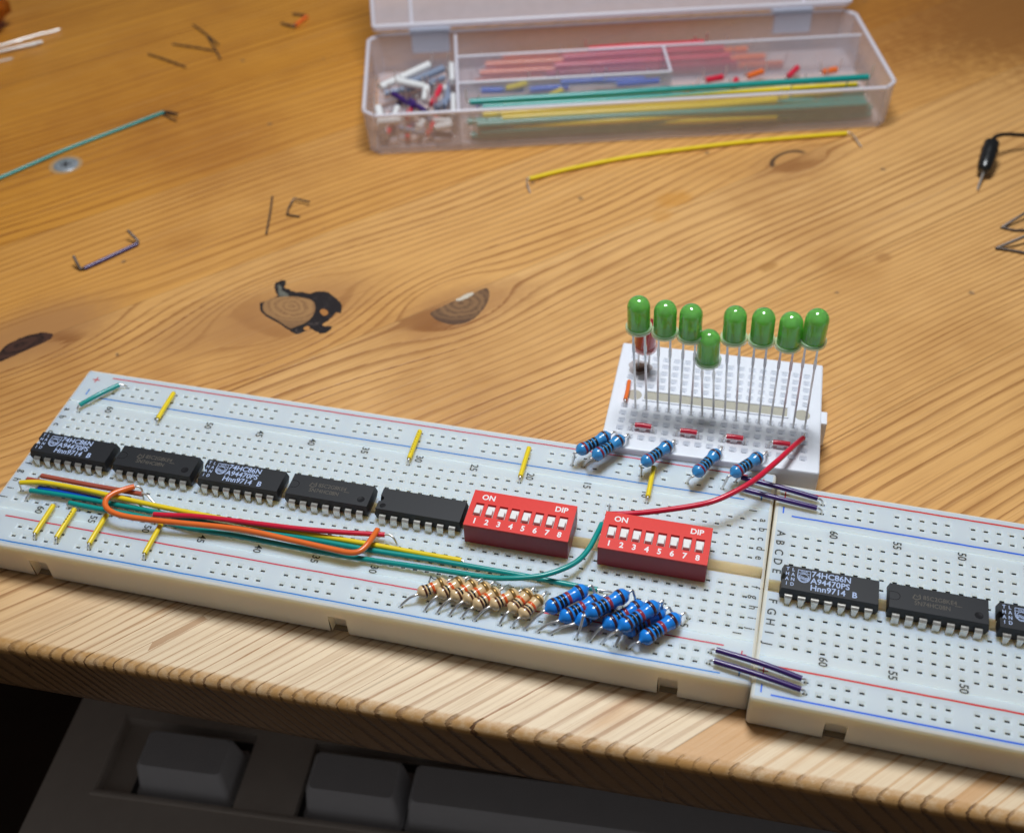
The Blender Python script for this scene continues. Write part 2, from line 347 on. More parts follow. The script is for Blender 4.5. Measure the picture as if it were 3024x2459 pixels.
def wood_material():
    t = NT('pine_table_wood')
    def attr(n): a = t.n('ShaderNodeAttribute', attribute_name=n); return a.outputs['Fac']
    ph, tone, worn, plank = attr('phase'), attr('tone'), attr('worn'), attr('plank')
    P = t.coord()                                                 # object mm
    G = t.coord(rot=(0, 0, -TH))                                  # along-grain frame
    gm = t.n('ShaderNodeMapping', vector_type='POINT'); t.link(G, gm.inputs[0]); gm.inputs['Scale'].default_value = (0.03, 0.9, 0.9)
    fibre = t.noise(gm.outputs[0], 1.0, 5, 0.6)                   # long streaks
    gm2 = t.n('ShaderNodeMapping', vector_type='POINT'); t.link(G, gm2.inputs[0]); gm2.inputs['Scale'].default_value = (0.35, 5.0, 5.0)
    fleck = t.noise(gm2.outputs[0], 1.0, 3, 0.6)
    gm3 = t.n('ShaderNodeMapping', vector_type='POINT'); t.link(G, gm3.inputs[0]); gm3.inputs['Scale'].default_value = (0.008, 0.06, 0.06)
    broad = t.noise(gm3.outputs[0], 1.0, 3, 0.5)
    blot = t.noise(P, 0.012, 4, 0.6)
    wob = t.noise(gm.outputs[0], 2.3, 3)
    f = t.math('FRACT', t.math('ADD', ph, t.math('MULTIPLY_ADD', wob, 0.28, -0.14)))
    ringid = t.math('FLOOR', ph)
    rn = t.n('ShaderNodeTexWhiteNoise', noise_dimensions='1D'); t.link(ringid, rn.inputs['W']); rnd = rn.outputs[0]
    start = t.math('MULTIPLY_ADD', rnd, 0.28, 0.44)
    wstart = t.math('ADD', start, t.math('MULTIPLY', worn, 0.16))
    late = t.math('MULTIPLY', t.sstep(f, wstart, t.math('MULTIPLY_ADD', worn, -0.06, 0.92)), t.math('SUBTRACT', 1.0, t.sstep(f, 0.93, 1.0)))
    late = t.math('MULTIPLY', late, t.math('MULTIPLY_ADD', rnd, 0.45, 0.62), clamp=True)
    late = t.math('MULTIPLY', late, t.math('MULTIPLY_ADD', t.sstep(broad, 0.3, 0.7), 0.75, 0.42), clamp=True)
    base = t.mix(tone, (0.79, 0.465, 0.185), (0.66, 0.285, 0.036)); lat = t.mix(tone, (0.27, 0.102, 0.029), (0.28, 0.088, 0.012))
    base = t.mix(t.sstep(blot, 0.42, 0.72), base, t.mix(tone, (0.57, 0.30, 0.105), (0.48, 0.185, 0.024)))
    base = t.mix(worn, base, (0.84, 0.66, 0.44)); lat = t.mix(worn, lat, (0.36, 0.155, 0.05))
    sp0 = t.n('ShaderNodeSeparateXYZ'); t.link(P, sp0.inputs[0]); w0_ = t.math('ADD', t.math('MULTIPLY', sp0.outputs[0], -ST), t.math('MULTIPLY', sp0.outputs[1], CT))
    rp = t.math('LESS_THAN', w0_, -19.6); lat = t.mix(t.math('MULTIPLY', rp, worn), lat, (0.60, 0.31, 0.11))
    patch = t.math('MULTIPLY', rp, t.sstep(t.math('ADD', w0_, t.math('MULTIPLY_ADD', wob, 8.0, -4.0)), -30.0, -26.5)); base = t.mix(t.math('MULTIPLY', patch, 0.9), base, (0.66, 0.36, 0.14))
    orange = t.math('MULTIPLY', worn, t.sstep(broad, 0.56, 0.64)); base = t.mix(t.math('MULTIPLY', orange, 0.75), base, (0.64, 0.33, 0.12))
    col = t.mix(late, base, lat)
    gm4 = t.n('ShaderNodeMapping', vector_type='POINT'); t.link(G, gm4.inputs[0]); gm4.inputs['Scale'].default_value = (0.012, 2.2, 2.2)
    hair = t.noise(gm4.outputs[0], 1.0, 4, 0.65)
    col = t.mix(t.math('MULTIPLY', t.sstep(fibre, 0.42, 0.72), 0.42), col, t.mix(0.55, base, lat))
    col = t.mix(t.math('MULTIPLY', t.sstep(hair, 0.52, 0.72), 0.40), col, lat)
    col = t.mix(t.math('MULTIPLY', t.sstep(t.math('SUBTRACT', 1.0, hair), 0.55, 0.75), 0.28), col, (0.80, 0.60, 0.37))
    col = t.mix(t.math('MULTIPLY', t.sstep(fleck, 0.60, 0.85), 0.30), col, lat)
    col = t.mix(t.math('MULTIPLY', t.sstep(t.math('SUBTRACT', 1.0, fleck), 0.60, 0.85), 0.22), col, (0.78, 0.56, 0.32))
    # small dents and specks
    vo = t.n('ShaderNodeTexVoronoi'); t.link(P, vo.inputs['Vector']); vo.inputs['Scale'].default_value = 0.055
    speck = t.math('SUBTRACT', 1.0, t.sstep(t.math('ADD', vo.outputs[0], t.math('MULTIPLY', t.noise(P, 1.4, 3), 0.10)), 0.075, 0.105))
    col = t.mix(t.math('MULTIPLY', speck, 0.75), col, (0.16, 0.10, 0.055))
    # knots: distorted distance fields
    sp = t.n('ShaderNodeSeparateXYZ'); t.link(P, sp.inputs[0]); X, Y, Z = sp.outputs
    n1 = t.noise(P, 0.28, 5, 0.65); n2 = t.noise(t.coord(scale=(1000, 1000, 0)), 0.9, 3, 0.6)
    def dist(x, y, ax=1.0, ay=1.0, ang=0.0):
        dx, dy = t.math('SUBTRACT', X, x), t.math('SUBTRACT', Y, y); ca, sa = math.cos(ang), math.sin(ang)
        a = t.math('ADD', t.math('MULTIPLY', dx, ca), t.math('MULTIPLY', dy, sa)); bb = t.math('SUBTRACT', t.math('MULTIPLY', dy, ca), t.math('MULTIPLY', dx, sa))
        return t.math('SQRT', t.math('ADD', t.math('POWER', t.math('DIVIDE', a, ax), 2.0), t.math('POWER', t.math('DIVIDE', bb, ay), 2.0)))
    dn = t.math('MULTIPLY_ADD', n1, 7.0, -3.5); dn2 = t.math('MULTIPLY_ADD', n2, 2.4, -1.2)
    # reddish-brown halo round the big knot and its neighbours
    for (x, y, r, k) in ((-126, 70, 21, .70), (-84, 79, 16, .75), (-190, 47, 21, .85), (-1, 170, 16, .5), (-146, 60, 17, .5), (-72, 88, 10, .4)):
        h = t.math('SUBTRACT', 1.0, t.sstep(t.math('ADD', dist(x, y, 1.5, 0.8, TH), dn), r * 0.3, r))
        col = t.mix(t.math('MULTIPLY', h, k), col, t.mix(late, (0.43, 0.205, 0.075), (0.26, 0.10, 0.03)))
    w_ = t.math('ADD', t.math('MULTIPLY', X, -ST), t.math('MULTIPLY', Y, CT))
    for (x, y, r, k, c_) in ((-5, 114, 3.2, .6, (0.38, 0.17, 0.04)), (25.5, 124.4, 3.0, .55, (0.36, 0.16, 0.05)), (-34.8, 141.0, 6.5, .6, (0.60, 0.26, 0.04)), (-37, 131.8, 4.5, .45, (0.60, 0.27, 0.05)), (-62, 118, 4, .3, (0.45, 0.2, 0.06)), (72, 282, 62, .8, (0.27, 0.10, 0.02)), (20, 268, 40, .5, (0.35, 0.13, 0.025))):
        h = t.math('SUBTRACT', 1.0, t.sstep(t.math('ADD', dist(x, y, 1.2, .8, TH), t.math('MULTIPLY', dn, r / 8.0)), r * .35, r)); col = t.mix(t.math('MULTIPLY', h, k), col, c_)
    # black crescent of bark cut by a seam behind
    cd = dist(-3.2, 168.6, 7.0, 4.6, 0.9); cres = t.math('MULTIPLY', t.math('MULTIPLY', t.sstep(cd, 0.74, 0.86), t.math('SUBTRACT', 1.0, t.sstep(cd, 0.98, 1.12))), t.sstep(w_, 119.6, 120.0))
    cres = t.math('MULTIPLY', cres, t.sstep(t.math('SUBTRACT', t.math('MULTIPLY', Y, 0.5), X), 84.0, 88.0))
    col = t.mix(t.math('MULTIPLY', cres, 0.85), col, (0.03, 0.022, 0.022))
    # glue line along seams, worn brown edge
    seam = None
    for wb_ in (23.6, 71.7, 119.6, 166.6, 214.5, 262.0, -19.6):
        m = t.math('SUBTRACT', 1.0, t.sstep(t.math('ABSOLUTE', t.math('SUBTRACT', w_, wb_)), 0.05, 0.28)); seam = m if seam is None else t.math('MAXIMUM', seam, m)
    col = t.mix(t.math('MULTIPLY', seam, 0.35), col, (0.22, 0.12, 0.05))
    edge = t.math('SUBTRACT', Y, t.math('MULTIPLY_ADD', X, EB, EA))
    em = t.math('SUBTRACT', 1.0, t.sstep(t.math('ADD', edge, t.math('MULTIPLY', dn2, 0.35)), -0.1, 0.9))
    grime = t.noise(P, 0.35, 5, 0.7)
    col = t.mix(t.math('MULTIPLY', em, t.math('MULTIPLY_ADD', t.sstep(grime, 0.32, 0.62), 0.4, 0.5)), col, t.mix(late, (0.52, 0.27, 0.08), (0.10, 0.045, 0.018)))
    col = t.mix(t.math('MULTIPLY', em, t.sstep(grime, 0.66, 0.78)), col, (0.10, 0.055, 0.03))
    face = t.sstep(t.math('MULTIPLY', Z, -1.0), 1.6, 2.6); col = t.mix(t.math('MULTIPLY', face, 0.62), col, t.mix(late, (0.16, 0.085, 0.05), (0.05, 0.026, 0.017)))  # shade on the front face painted into the colour as darker brown
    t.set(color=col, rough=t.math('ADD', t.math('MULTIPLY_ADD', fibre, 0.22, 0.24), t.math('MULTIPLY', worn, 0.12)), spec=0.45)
    hgt = t.math('MULTIPLY_ADD', late, t.math('MULTIPLY_ADD', em, -1.6, -0.15), t.math('MULTIPLY', fleck, 0.25))
    hgt = t.math('SUBTRACT', hgt, t.math('MULTIPLY', speck, 0.6))
    t.bump(hgt, 0.6, 0.35)
    return t.m
WOOD = wood_material()
table = thing('wooden_table', (0, 0, 0), 'knotty pine table top of diagonal boards with a worn pale front edge', 'table')
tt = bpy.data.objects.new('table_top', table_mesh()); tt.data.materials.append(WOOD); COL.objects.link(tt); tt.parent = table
# countersunk screw in the table
b = MB(); sx, sy = -224.0, 123.2
b.lathe([(5.2, 0.04), (4.6, 0.10), (3.5, 0.04), (0.001, 0.03)], 24, 0, (sx, sy), cap0=False)
scr = b.build('screw_hole', simple('bare_wood_ring', (0.45, 0.27, 0.12), 0.7), table)
b = MB(); b.lathe([(3.9, 0.06), (3.7, 0.22), (0.8, 0.30), (0.001, 0.30)], 28, 0, (sx, sy), cap0=False)
scr = b.build('screw', simple('zinc_screw', (0.40, 0.44, 0.48), 0.4, 0.5, var=0.5, scale=.6), table)
b = MB()
for a in (0.5, 0.5 + math.pi / 2): b.box(-1.7, 1.7, -0.38, 0.38, 0.29, 0.33, 0, RZ(a, sx, sy, 0))
b.build('cross_slot', MAT['key_well'], scr)
# knots and bark, let into the boards
BARK = [(-136.6, 70.8), (-135.7, 71.6), (-134.6, 72.9), (-133.5, 74.3), (-133.3, 74.9), (-134.6, 76.4), (-135.7, 78.6), (-135.9, 80.1), (-135.1, 80.9), (-134.5, 81.5), (-133.5, 81.3), (-133.0, 79.8), (-132.7, 78.5), (-131.5, 78.1), (-129.8, 77.4), (-127.3, 77.5), (-125.0, 77.5), (-123.6, 78.6), (-121.7, 79.0), (-120.0, 78.9), (-118.8, 77.9), (-117.2, 76.9), (-115.5, 75.4), (-114.3, 73.5), (-113.7, 71.1), (-114.9, 71.2), (-115.4, 69.6), (-116.1, 67.3), (-117.0, 65.9), (-116.2, 65.2), (-114.2, 65.4), (-114.2, 63.8), (-115.4, 62.2), (-117.1, 62.4), (-119.1, 63.4), (-120.2, 62.3), (-122.0, 60.6), (-123.8, 61.2), (-127.0, 63.0), (-130.1, 64.7), (-133.0, 65.9), (-134.7, 67.1), (-135.9, 69.0)]
HEART = [(-135.8, 70.6), (-135.2, 72.3), (-133.7, 73.7), (-131.6, 74.6), (-128.5, 75.2), (-126.0, 75.2), (-123.8, 74.9), (-122.2, 73.7), (-121.0, 71.2), (-120.7, 68.2), (-121.5, 65.6), (-123.2, 63.7), (-124.8, 62.5), (-127.3, 63.8), (-130.3, 65.3), (-132.9, 66.6), (-134.7, 68.0)]
BIT = [(-119.6, 71.2), (-118.6, 71.8), (-117.3, 71.0), (-117.1, 69.8), (-117.8, 69.2), (-119.0, 69.9)]
BIT2 = [(-121.3, 63.5), (-120.4, 64.3), (-119.6, 63.6), (-120.0, 62.6), (-120.9, 62.6)]
GREY = [(-134.9, 79.4), (-133.9, 78.9), (-132.5, 77.0), (-130.4, 75.8), (-130.5, 75.0), (-132.2, 74.5), (-133.1, 75.2), (-134.0, 77.3)]
K2 = [(-90.3, 76.2), (-88.7, 78.4), (-86.3, 81.4), (-84.2, 83.7), (-81.6, 86.1), (-79.2, 88.8), (-78.1, 89.3), (-77.0, 87.3), (-76.5, 84.0), (-76.9, 80.2), (-78.2, 76.3), (-80.3, 73.8), (-83.4, 72.6), (-86.7, 73.1), (-89.0, 74.4)]
GLUE = [(-85.1, 82.6), (-84.0, 84.3), (-82.8, 85.8), (-81.6, 86.6), (-81.1, 86.0), (-82.0, 84.4), (-82.9, 83.3), (-84.2, 82.4)]
K3 = [(-195.7, 34.8), (-196.1, 38.2), (-195.6, 41.0), (-193.9, 43.9), (-191.7, 46.0), (-188.7, 47.6), (-186.0, 47.3), (-185.5, 45.8), (-186.5, 43.7), (-189.1, 40.4), (-191.9, 36.8), (-193.9, 34.5)]
def inlay(name, pts, z, mat, jag=0.12, sub=4, parent=None):
    """flat piece let into the wood; outline slightly roughened"""
    rj = random.Random(len(pts)); P_ = [Vector((p[0], p[1], 0)) for p in pts]; n = len(P_); out = []
    for i in range(n):
        p0, p1, p2, p3 = P_[i - 1], P_[i], P_[(i + 1) % n], P_[(i + 2) % n]
        for k in range(sub):
            t_ = k / sub; q = 0.5 * ((2 * p1) + (p2 - p0) * t_ + (2 * p0 - 5 * p1 + 4 * p2 - p3) * t_ * t_ + (-p0 + 3 * p1 - 3 * p2 + p3) * t_ ** 3)
            out.append((q.x + rj.uniform(-jag, jag), q.y + rj.uniform(-jag, jag)))
    b = MB(); m = len(out); b.add([(x, y, z) for x, y in out] + [(x, y, -.2) for x, y in out], [tuple(range(m))[::-1]] + [(i, (i + 1) % m, m + (i + 1) % m, m + i) for i in range(m)], 0)
    return b.build(name, mat, parent or table)
def knot_mat(name, c, light, dark, freq, r0, asp=(1, 1), ang=0.0, rim=None):
    t = NT(name); P = t.coord(); n1 = t.noise(P, 0.22, 4, 0.6); n2 = t.noise(P, 1.1, 4, 0.65); sp = t.n('ShaderNodeSeparateXYZ'); t.link(P, sp.inputs[0])
    dx, dy = t.math('SUBTRACT', sp.outputs[0], c[0]), t.math('SUBTRACT', sp.outputs[1], c[1]); ca, sa = math.cos(ang), math.sin(ang)
    a = t.math('DIVIDE', t.math('ADD', t.math('MULTIPLY', dx, ca), t.math('MULTIPLY', dy, sa)), asp[0]); b = t.math('DIVIDE', t.math('SUBTRACT', t.math('MULTIPLY', dy, ca), t.math('MULTIPLY', dx, sa)), asp[1])
    d = t.math('SQRT', t.math('ADD', t.math('MULTIPLY', a, a), t.math('MULTIPLY', b, b))); d = t.math('ADD', d, t.math('MULTIPLY_ADD', n1, 3.0, -1.5))
    ring = t.math('MULTIPLY', t.sstep(t.math('SINE', t.math('MULTIPLY', d, freq)), -0.6, 1.0), t.sstep(n2, 0.25, 0.65))
    col = t.mix(t.math('MULTIPLY_ADD', ring, 0.8, 0.1), light, dark)
    col = t.mix(t.sstep(n2, 0.5, 0.75), col, tuple(x * 0.6 for x in dark)) if rim is None else t.mix(t.sstep(d, r0 * .45, r0), col, rim)
    t.set(color=col, rough=0.42); t.bump(n2, .4, .12); return t.m
t_ = NT('knot_bark_black'); v = t_.coord(); nz = t_.noise(v, 0.30, 4, 0.6); nf = t_.noise(v, 1.6, 4, 0.7)
t_.set(color=t_.mix(t_.math('MULTIPLY', t_.sstep(nz, .55, .68), t_.sstep(nf, .4, .6)), t_.mix(nf, (0.006, 0.005, 0.007), (0.030, 0.020, 0.020)), (0.13, 0.095, 0.085)), rough=0.45); t_.bump(nf, 1.0, .8); BARKM = t_.m
inlay('knot_bark', BARK, .012, BARKM, .16)
inlay('knot_heart', HEART, .05, knot_mat('knot_heart_wood', (-127.8, 71.2), (0.40, 0.215, 0.085), (0.215, 0.105, 0.045), 4.2, 8.5, (1.35, 1.0), -.2, (0.24, 0.125, 0.055)), .07)
inlay('bark_fleck', BIT, .04, simple('amber_fleck', (0.42, 0.17, 0.04), .5), .1); inlay('bark_fleck', BIT2, .04, simple('amber_fleck_b', (0.50, 0.22, 0.06), .5), .1)
inlay('bark_fleck', GREY, .04, simple('grey_bark', (0.13, 0.125, 0.10), .6, var=.5, scale=.9), .15)
inlay('cut_knot', K2, .012, knot_mat('cut_knot_wood', (-83.4, 81.8), (0.27, 0.145, 0.065), (0.10, 0.050, 0.028), 3.6, 9.5, (1.2, 1.0), .6, (0.085, 0.042, 0.026)), .06)
inlay('glue_blob', GLUE, .10, simple('dried_glue', (0.62, 0.55, 0.44), 0.4), .10)
inlay('long_knot', K3, .012, knot_mat('long_knot_wood', (-192.0, 42.0), (0.07, 0.03, 0.02), (0.012, 0.006, 0.005), 2.6, 9.0, (1.8, .8), .86, (0.035, 0.015, 0.010)), .14)

# ------------------------------------------------------------------ keyboard under the table edge
KA = math.radians(4.7); KB = RZ(KA, -151.5, -22.9, 0)
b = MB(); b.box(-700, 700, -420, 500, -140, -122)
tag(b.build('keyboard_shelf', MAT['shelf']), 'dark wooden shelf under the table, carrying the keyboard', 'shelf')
kb = thing('computer_keyboard', (-20, 20, -122), 'beige computer keyboard in the shade below the table edge', 'keyboard')
def gridplate(mb, xs, ys, z, hole, zb, mi=0, mh=1, M=None):
    """flat plate from grid lines with open rectangular wells where hole(i,j)"""
    T = (lambda p: tuple(M @ Vector(p))) if M is not None else (lambda p: p)
    for i in range(len(xs) - 1):
        for j in range(len(ys) - 1):
            x0, x1, y0, y1 = xs[i], xs[i + 1], ys[j], ys[j + 1]
            q = [(x0, y0), (x1, y0), (x1, y1), (x0, y1)]
            if hole(i, j):
                mb.add([T((x, y, z)) for x, y in q] + [T((x, y, zb)) for x, y in q], [(0, 1, 5, 4), (1, 2, 6, 5), (2, 3, 7, 6), (3, 0, 4, 7), (4, 5, 6, 7)], mh)
            else: mb.add([T((x, y, z)) for x, y in q], [(0, 1, 2, 3)], mi)
b = MB(); xs = [-27, -11.5, 27.5, 44.5, 232, 300]; ys = [-62, -3.8, 18.5, 120]
gridplate(b, xs, ys, -96, lambda i, j: j == 1 and i in (1, 3), -100, 0, 0, M=KB)
b.box(-27, 300, -62, 120, -122, -100.4, 0, KB)
b.add([tuple(KB @ Vector(p)) for p in [(-27, -62, -100.4), (300, -62, -100.4), (300, -62, -96), (-27, -62, -96)]], [(0, 1, 2, 3)])
for (xa, xb) in ((-3.2, 26.6), (44.6, 232)): b.box(xa, xb, -3.4, 17.5, -99.9, -99.6, 1, KB)  # thin dark plates put the shade of the key gaps into colour
b.add([tuple(KB @ Vector(p)) for p in [(-27, 120, -100.4), (-27, -62, -100.4), (-27, -62, -96), (-27, 120, -96)]], [(0, 1, 2, 3)])
b.build('case', [MAT['key_case'], MAT['key_well']], kb)
b = MB()                                                            # raised lip in front of the keys
b.box(-12.2, 300, -5.6, -4.4, -96.2, -95.4, 0, KB); b.box(-12.8, -11.8, -5.6, 19, -96.2, -95.5, 0, KB)
bevel(b.build('well_lip', MAT['key_case'], kb), .3)
def keycap(x0, x1, lab):
    b = MB(); rings = []
    for (z, ix, iy0, iy1) in ((-104, -1.6, -2.4, -3.0), (-99, -.9, -1.5, -1.8), (-89.2, .0, .0, .0), (-88, .9, .8, .8)):
        ring = []; z = max(z, -99.5)
        for (cx, cy, a0) in ((x1 - ix - 1.5, 0 + iy0 + 1.5, -90), (x1 - ix - 1.5, 12 - iy1 - 1.5, 0), (x0 + ix + 1.5, 12 - iy1 - 1.5, 90), (x0 + ix + 1.5, 0 + iy0 + 1.5, 180)):
            for k in range(5):
                a = math.radians(a0 + k * 22.5); ring.append(tuple(KB @ Vector((cx + 1.5 * math.cos(a), cy + 1.5 * math.sin(a), z))))
        rings.append(ring)
    b.rings(rings, 0, True, cap0=False); o = b.build('keycap', MAT['keycap'], kb); o['label'] = lab; return o
keycap(0, 24.5, 'grey keycap alone in its own well'); keycap(47.6, 72, 'grey keycap beside the space bar'); keycap(75.5, 205, 'long grey space bar')

# ------------------------------------------------------------------ breadboards
P = 2.54; TOP = 9.0
ROWY = {r: y * P for r, y in zip('abcdefghij', [5.5, 4.5, 3.5, 2.5, 1.5, -1.5, -2.5, -3.5, -4.5, -5.5])}
RAIL = {'r+': 24.0, 'r-': 21.46, 'f+': -20.98, 'f-': -23.50}
RAILCOL = [c for g in range(3, 63, 6) for c in range(g, g + 5)]
def plate_with_holes(b, xlines, ylines, isf, half, slot, d1, d2, mi_pl=0, mi_slot=1, mi_clip=2, mi_side=0):
    """ylines: (y, z, rowkey of the strip above this line or None); xlines: (x, col or None)"""
    nx, ny = len(xlines), len(ylines)
    for j in range(ny - 1):
        y0, z0, rk = ylines[j]; y1, z1, _ = ylines[j + 1]
        run = None
        for i in range(nx - 1):
            x0, ck = xlines[i]; x1 = xlines[i + 1][0]
            if rk is not None and ck is not None and isf(rk, ck):
                cx, cy = (x0 + x1) / 2, (y0 + y1) / 2; a, c = slot
                vs = [(x0, y0, z0), (x1, y0, z0), (x1, y1, z0), (x0, y1, z0), (cx - a, cy - c, z0 - d1), (cx + a, cy - c, z0 - d1), (cx + a, cy + c, z0 - d1), (cx - a, cy + c, z0 - d1)]
                b.add(vs, [(0, 1, 5, 4), (1, 2, 6, 5), (2, 3, 7, 6), (3, 0, 4, 7)], mi_pl)
                vs = vs[4:] + [(x, y, z0 - d2) for x, y, z in vs[4:]]
                b.add(vs, [(0, 1, 5, 4), (1, 2, 6, 5), (2, 3, 7, 6), (3, 0, 4, 7), (4, 5, 6, 7)], mi_slot)
                g = 0.10; b.add([(cx - g, cy - c * .9, z0 - d2 + .02), (cx + g, cy - c * .9, z0 - d2 + .02), (cx + g, cy + c * .9, z0 - d2 + .35), (cx - g, cy + c * .9, z0 - d2 + .35)], [(0, 1, 2, 3)], mi_clip)
            else: b.add([(x0, y0, z0), (x1, y0, z0), (x1, y1, z1), (x0, y1, z1)], [(0, 1, 2, 3)], mi_side if min(z0, z1) < TOP - 1 and mi_side else mi_pl)
def shell(b, x0, x1, yf, yr, z0, z1, notches, e=0.7):
    """moulded outer walls with rounded upper edge; notches along the front"""
    prof = [(0, z0), (0, z1 - e), (e * 0.29, z1 - e * 0.29), (e, z1)]
    xs = [x0 + e] + [v for n in notches for v in n[:2]] + [x1 - e]
    for i in range(len(xs) - 1):
        a, c = xs[i], xs[i + 1]; nt = i % 2 == 1
        zb = notches[i // 2][2] if nt else z0
        pr = [(0, zb)] + prof[1:]
        for k in range(3): b.add([(a, yf + pr[k][0], pr[k][1]), (c, yf + pr[k][0], pr[k][1]), (c, yf + pr[k + 1][0], pr[k + 1][1]), (a, yf + pr[k + 1][0], pr[k + 1][1])], [(0, 1, 2, 3)], 0, k > 0)
        if nt:
            D = 1.8; b.add([(a, yf, zb), (c, yf, zb), (c, yf + D, zb), (a, yf + D, zb), (a + .4, yf + D, z0), (c + .4, yf + D, z0), (a + .4, yf, z0), (c + .4, yf, z0)],
                           [(0, 3, 2, 1), (3, 4, 5, 2), (0, 6, 4, 3), (1, 2, 5, 7)], 0)
    for k in range(3):                                             # rear wall and ends
        b.add([(x1 - e, yr - prof[k][0], prof[k][1]), (x0 + e, yr - prof[k][0], prof[k][1]), (x0 + e, yr - prof[k + 1][0], prof[k + 1][1]), (x1 - e, yr - prof[k + 1][0], prof[k + 1][1])], [(0, 1, 2, 3)], 0, k > 0)
        for (xx, sg) in ((x0, 1), (x1, -1)):
            q = [(xx + sg * prof[k][0], yf + e, prof[k][1]), (xx + sg * prof[k][0], yr - e, prof[k][1]), (xx + sg * prof[k + 1][0], yr - e, prof[k + 1][1]), (xx + sg * prof[k + 1][0], yf + e, prof[k + 1][1])]
            b.add(q, [(0, 3, 2, 1) if sg > 0 else (0, 1, 2, 3)], 0, k > 0)
            for (yy, tg) in ((yf, 1), (yr, -1)):                   # rounded corners
                for s_ in range(4):
                    a0, a1 = s_ / 4 * math.pi / 2, (s_ + 1) / 4 * math.pi / 2
                    def pt(a, kk):
                        rr = e - prof[kk][0]; return (xx + sg * e - sg * rr * math.cos(a), yy + tg * e - tg * rr * math.sin(a), prof[kk][1])
                    b.add([pt(a0, k), pt(a1, k), pt(a1, k + 1), pt(a0, k + 1)], [(0, 1, 2, 3)], 0, True)
def breadboard(name, label, M, notches, caps, inks, lift=0.0, rails_marks=True):
    root = thing(name, tuple(M @ Vector((-80, 0, 0))), label, 'breadboard', 'long breadboards joined end to end')
    x0, x1, yf, yr = -162.1, 3.4, -26.7, 28.1; e = 0.7; h = 0.82
    b = MB()
    xl = [(x0 + e, None)]
    for c in range(63, 0, -1):
        x = -(c - 1) * P; xl += [(x - h, c), (x + h, None)]
    xl += [(x1 - e, None)]
    rows = sorted([(y, k) for k, y in ROWY.items()] + [(y, k) for k, y in RAIL.items()])
    yl = [(yf + e, TOP, None)]; marks = []
    for y, k in rows:
        if k == 'j': yl += [(-17.1, TOP, None), (-17.0, TOP - .35, None), (-16.8, TOP - .35, None), (-16.7, TOP - .06, None)]
        yl += [(y - h, TOP, k), (y + h, TOP, None)]
        if k == 'f': yl += [(-1.45, TOP, None), (-1.449, TOP - 3.2, None), (1.549, TOP - 3.2, None), (1.55, TOP, None)]
        if k == 'a': yl += [(17.0, TOP - .06, None), (17.1, TOP - .35, None), (17.3, TOP - .35, None), (17.4, TOP, None)]
    yl += [(yr - e, TOP, None)]
    plate_with_holes(b, xl, yl, lambda r, c: (c in RAILCOL) if len(r) == 2 else True, h, (0.44, 0.21), 0.28, 1.2 if caps else 0.75, mi_side=3)
    n0 = len(b.m); shell(b, x0, x1, yf, yr, 0.6, TOP, notches, e); b.m[n0:] = [3] * (len(b.m) - n0)
    b.v = [tuple(M @ Vector(p)) for p in b.v]
    b.build('body', [MAT['board'], MAT['slot' if caps else 'slot_soft'], MAT['slot_clip'], MAT['board_side']], root)
    b = MB(); b.box(x0 + .8, x1 - .8, yf + .9, yr - .9, 0, 0.62); b.v = [tuple(M @ Vector(p)) for p in b.v]; b.build('foam_backing', MAT['foam'], root)
    zt = TOP + 0.025; down = -math.pi / 2
    blk = MB(); ired, iblu = MAT[inks[0]], MAT[inks[1]]
    names = 'ABCDEFGHIJ' if caps else 'abcdefghij'; bw = 0.016 if caps else 0.012; sx = 0.95 if caps else 0.85
    for k, r in zip(names, 'abcdefghij'):
        for x in (1.95 if not caps else 1.9, -160.1): blk.text(k, 2.4, x, ROWY[r], zt, down, 0, M, bw, sx)
    sh = -0.55 if not caps else 0.25
    for c in [1] + list(range(5, 61, 5)):
        blk.text(str(c), 2.35, -(c - 1) * P + sh, 15.95 if c > 1 else 16.3, zt - .0 , down, 0, M, bw, 0.9)
        blk.text(str(c), 2.35, -(c - 1) * P + sh, -15.9 + (0.35 if c == 1 else 0), zt, down, 0, M, bw, 0.9)
    xa, xb = (-159.2, 1.9)
    for (ink, yy) in ((ired, 26.2), (iblu, 19.15), (ired, -18.9), (iblu, -25.3)):
        mb = MB()
        a, c = -154.8 - (2.2 if yy < 0 else 0), -2.7
        if caps: a, c = -158.5, -3.0
        pts = [(a + (c - a) * i / 60, yy + random.uniform(-.03, .03)) for i in range(61)]
        for s0, s1 in ((0, 14), (14, 33), (33, 47), (47, 60)): mb.strip([(p[0], p[1]) for p in pts[s0:s1 + 1]], 0.32 if not caps else .40, zt, 0, M)
        mb.build('rail_line', ink, root)
    for xx in ((-158.5, 0.8) if not caps else (-160.3, 0.8)):
        for (yy) in (24.9, -20.3):
            mb = MB(); mb.strip([(xx - .9, yy), (xx + .9, yy)], .26, zt, 0, M); mb.strip([(xx, yy - .9), (xx, yy + .9)], .26, zt + .004, 0, M); mb.build('plus_sign', ired, root)
        for (yy) in (20.6, -24.2): mb = MB(); mb.strip([(xx, yy - .95), (xx, yy + .95)], .30, zt, 0, M); mb.build('minus_sign', iblu, root)
    blk.build('printed_lettering', MAT['ink_black'], root)
    return root
M1 = Matrix.Identity(4); A2 = -0.011608; M2 = Matrix.Translation((8.2075, -2.7014, 0)) @ Matrix.Rotation(A2, 4, 'Z') @ Matrix.Translation((62 * P, 0, 0))
breadboard('breadboard', 'long white breadboard with lower-case row letters, holding the red switches', M1,
           [(-148.1, -143.9, 5.6), (-80.8, -76.9, 5.6), (-14.0, -10.1, 6.0)], False, ('ink_red', 'ink_blue'))
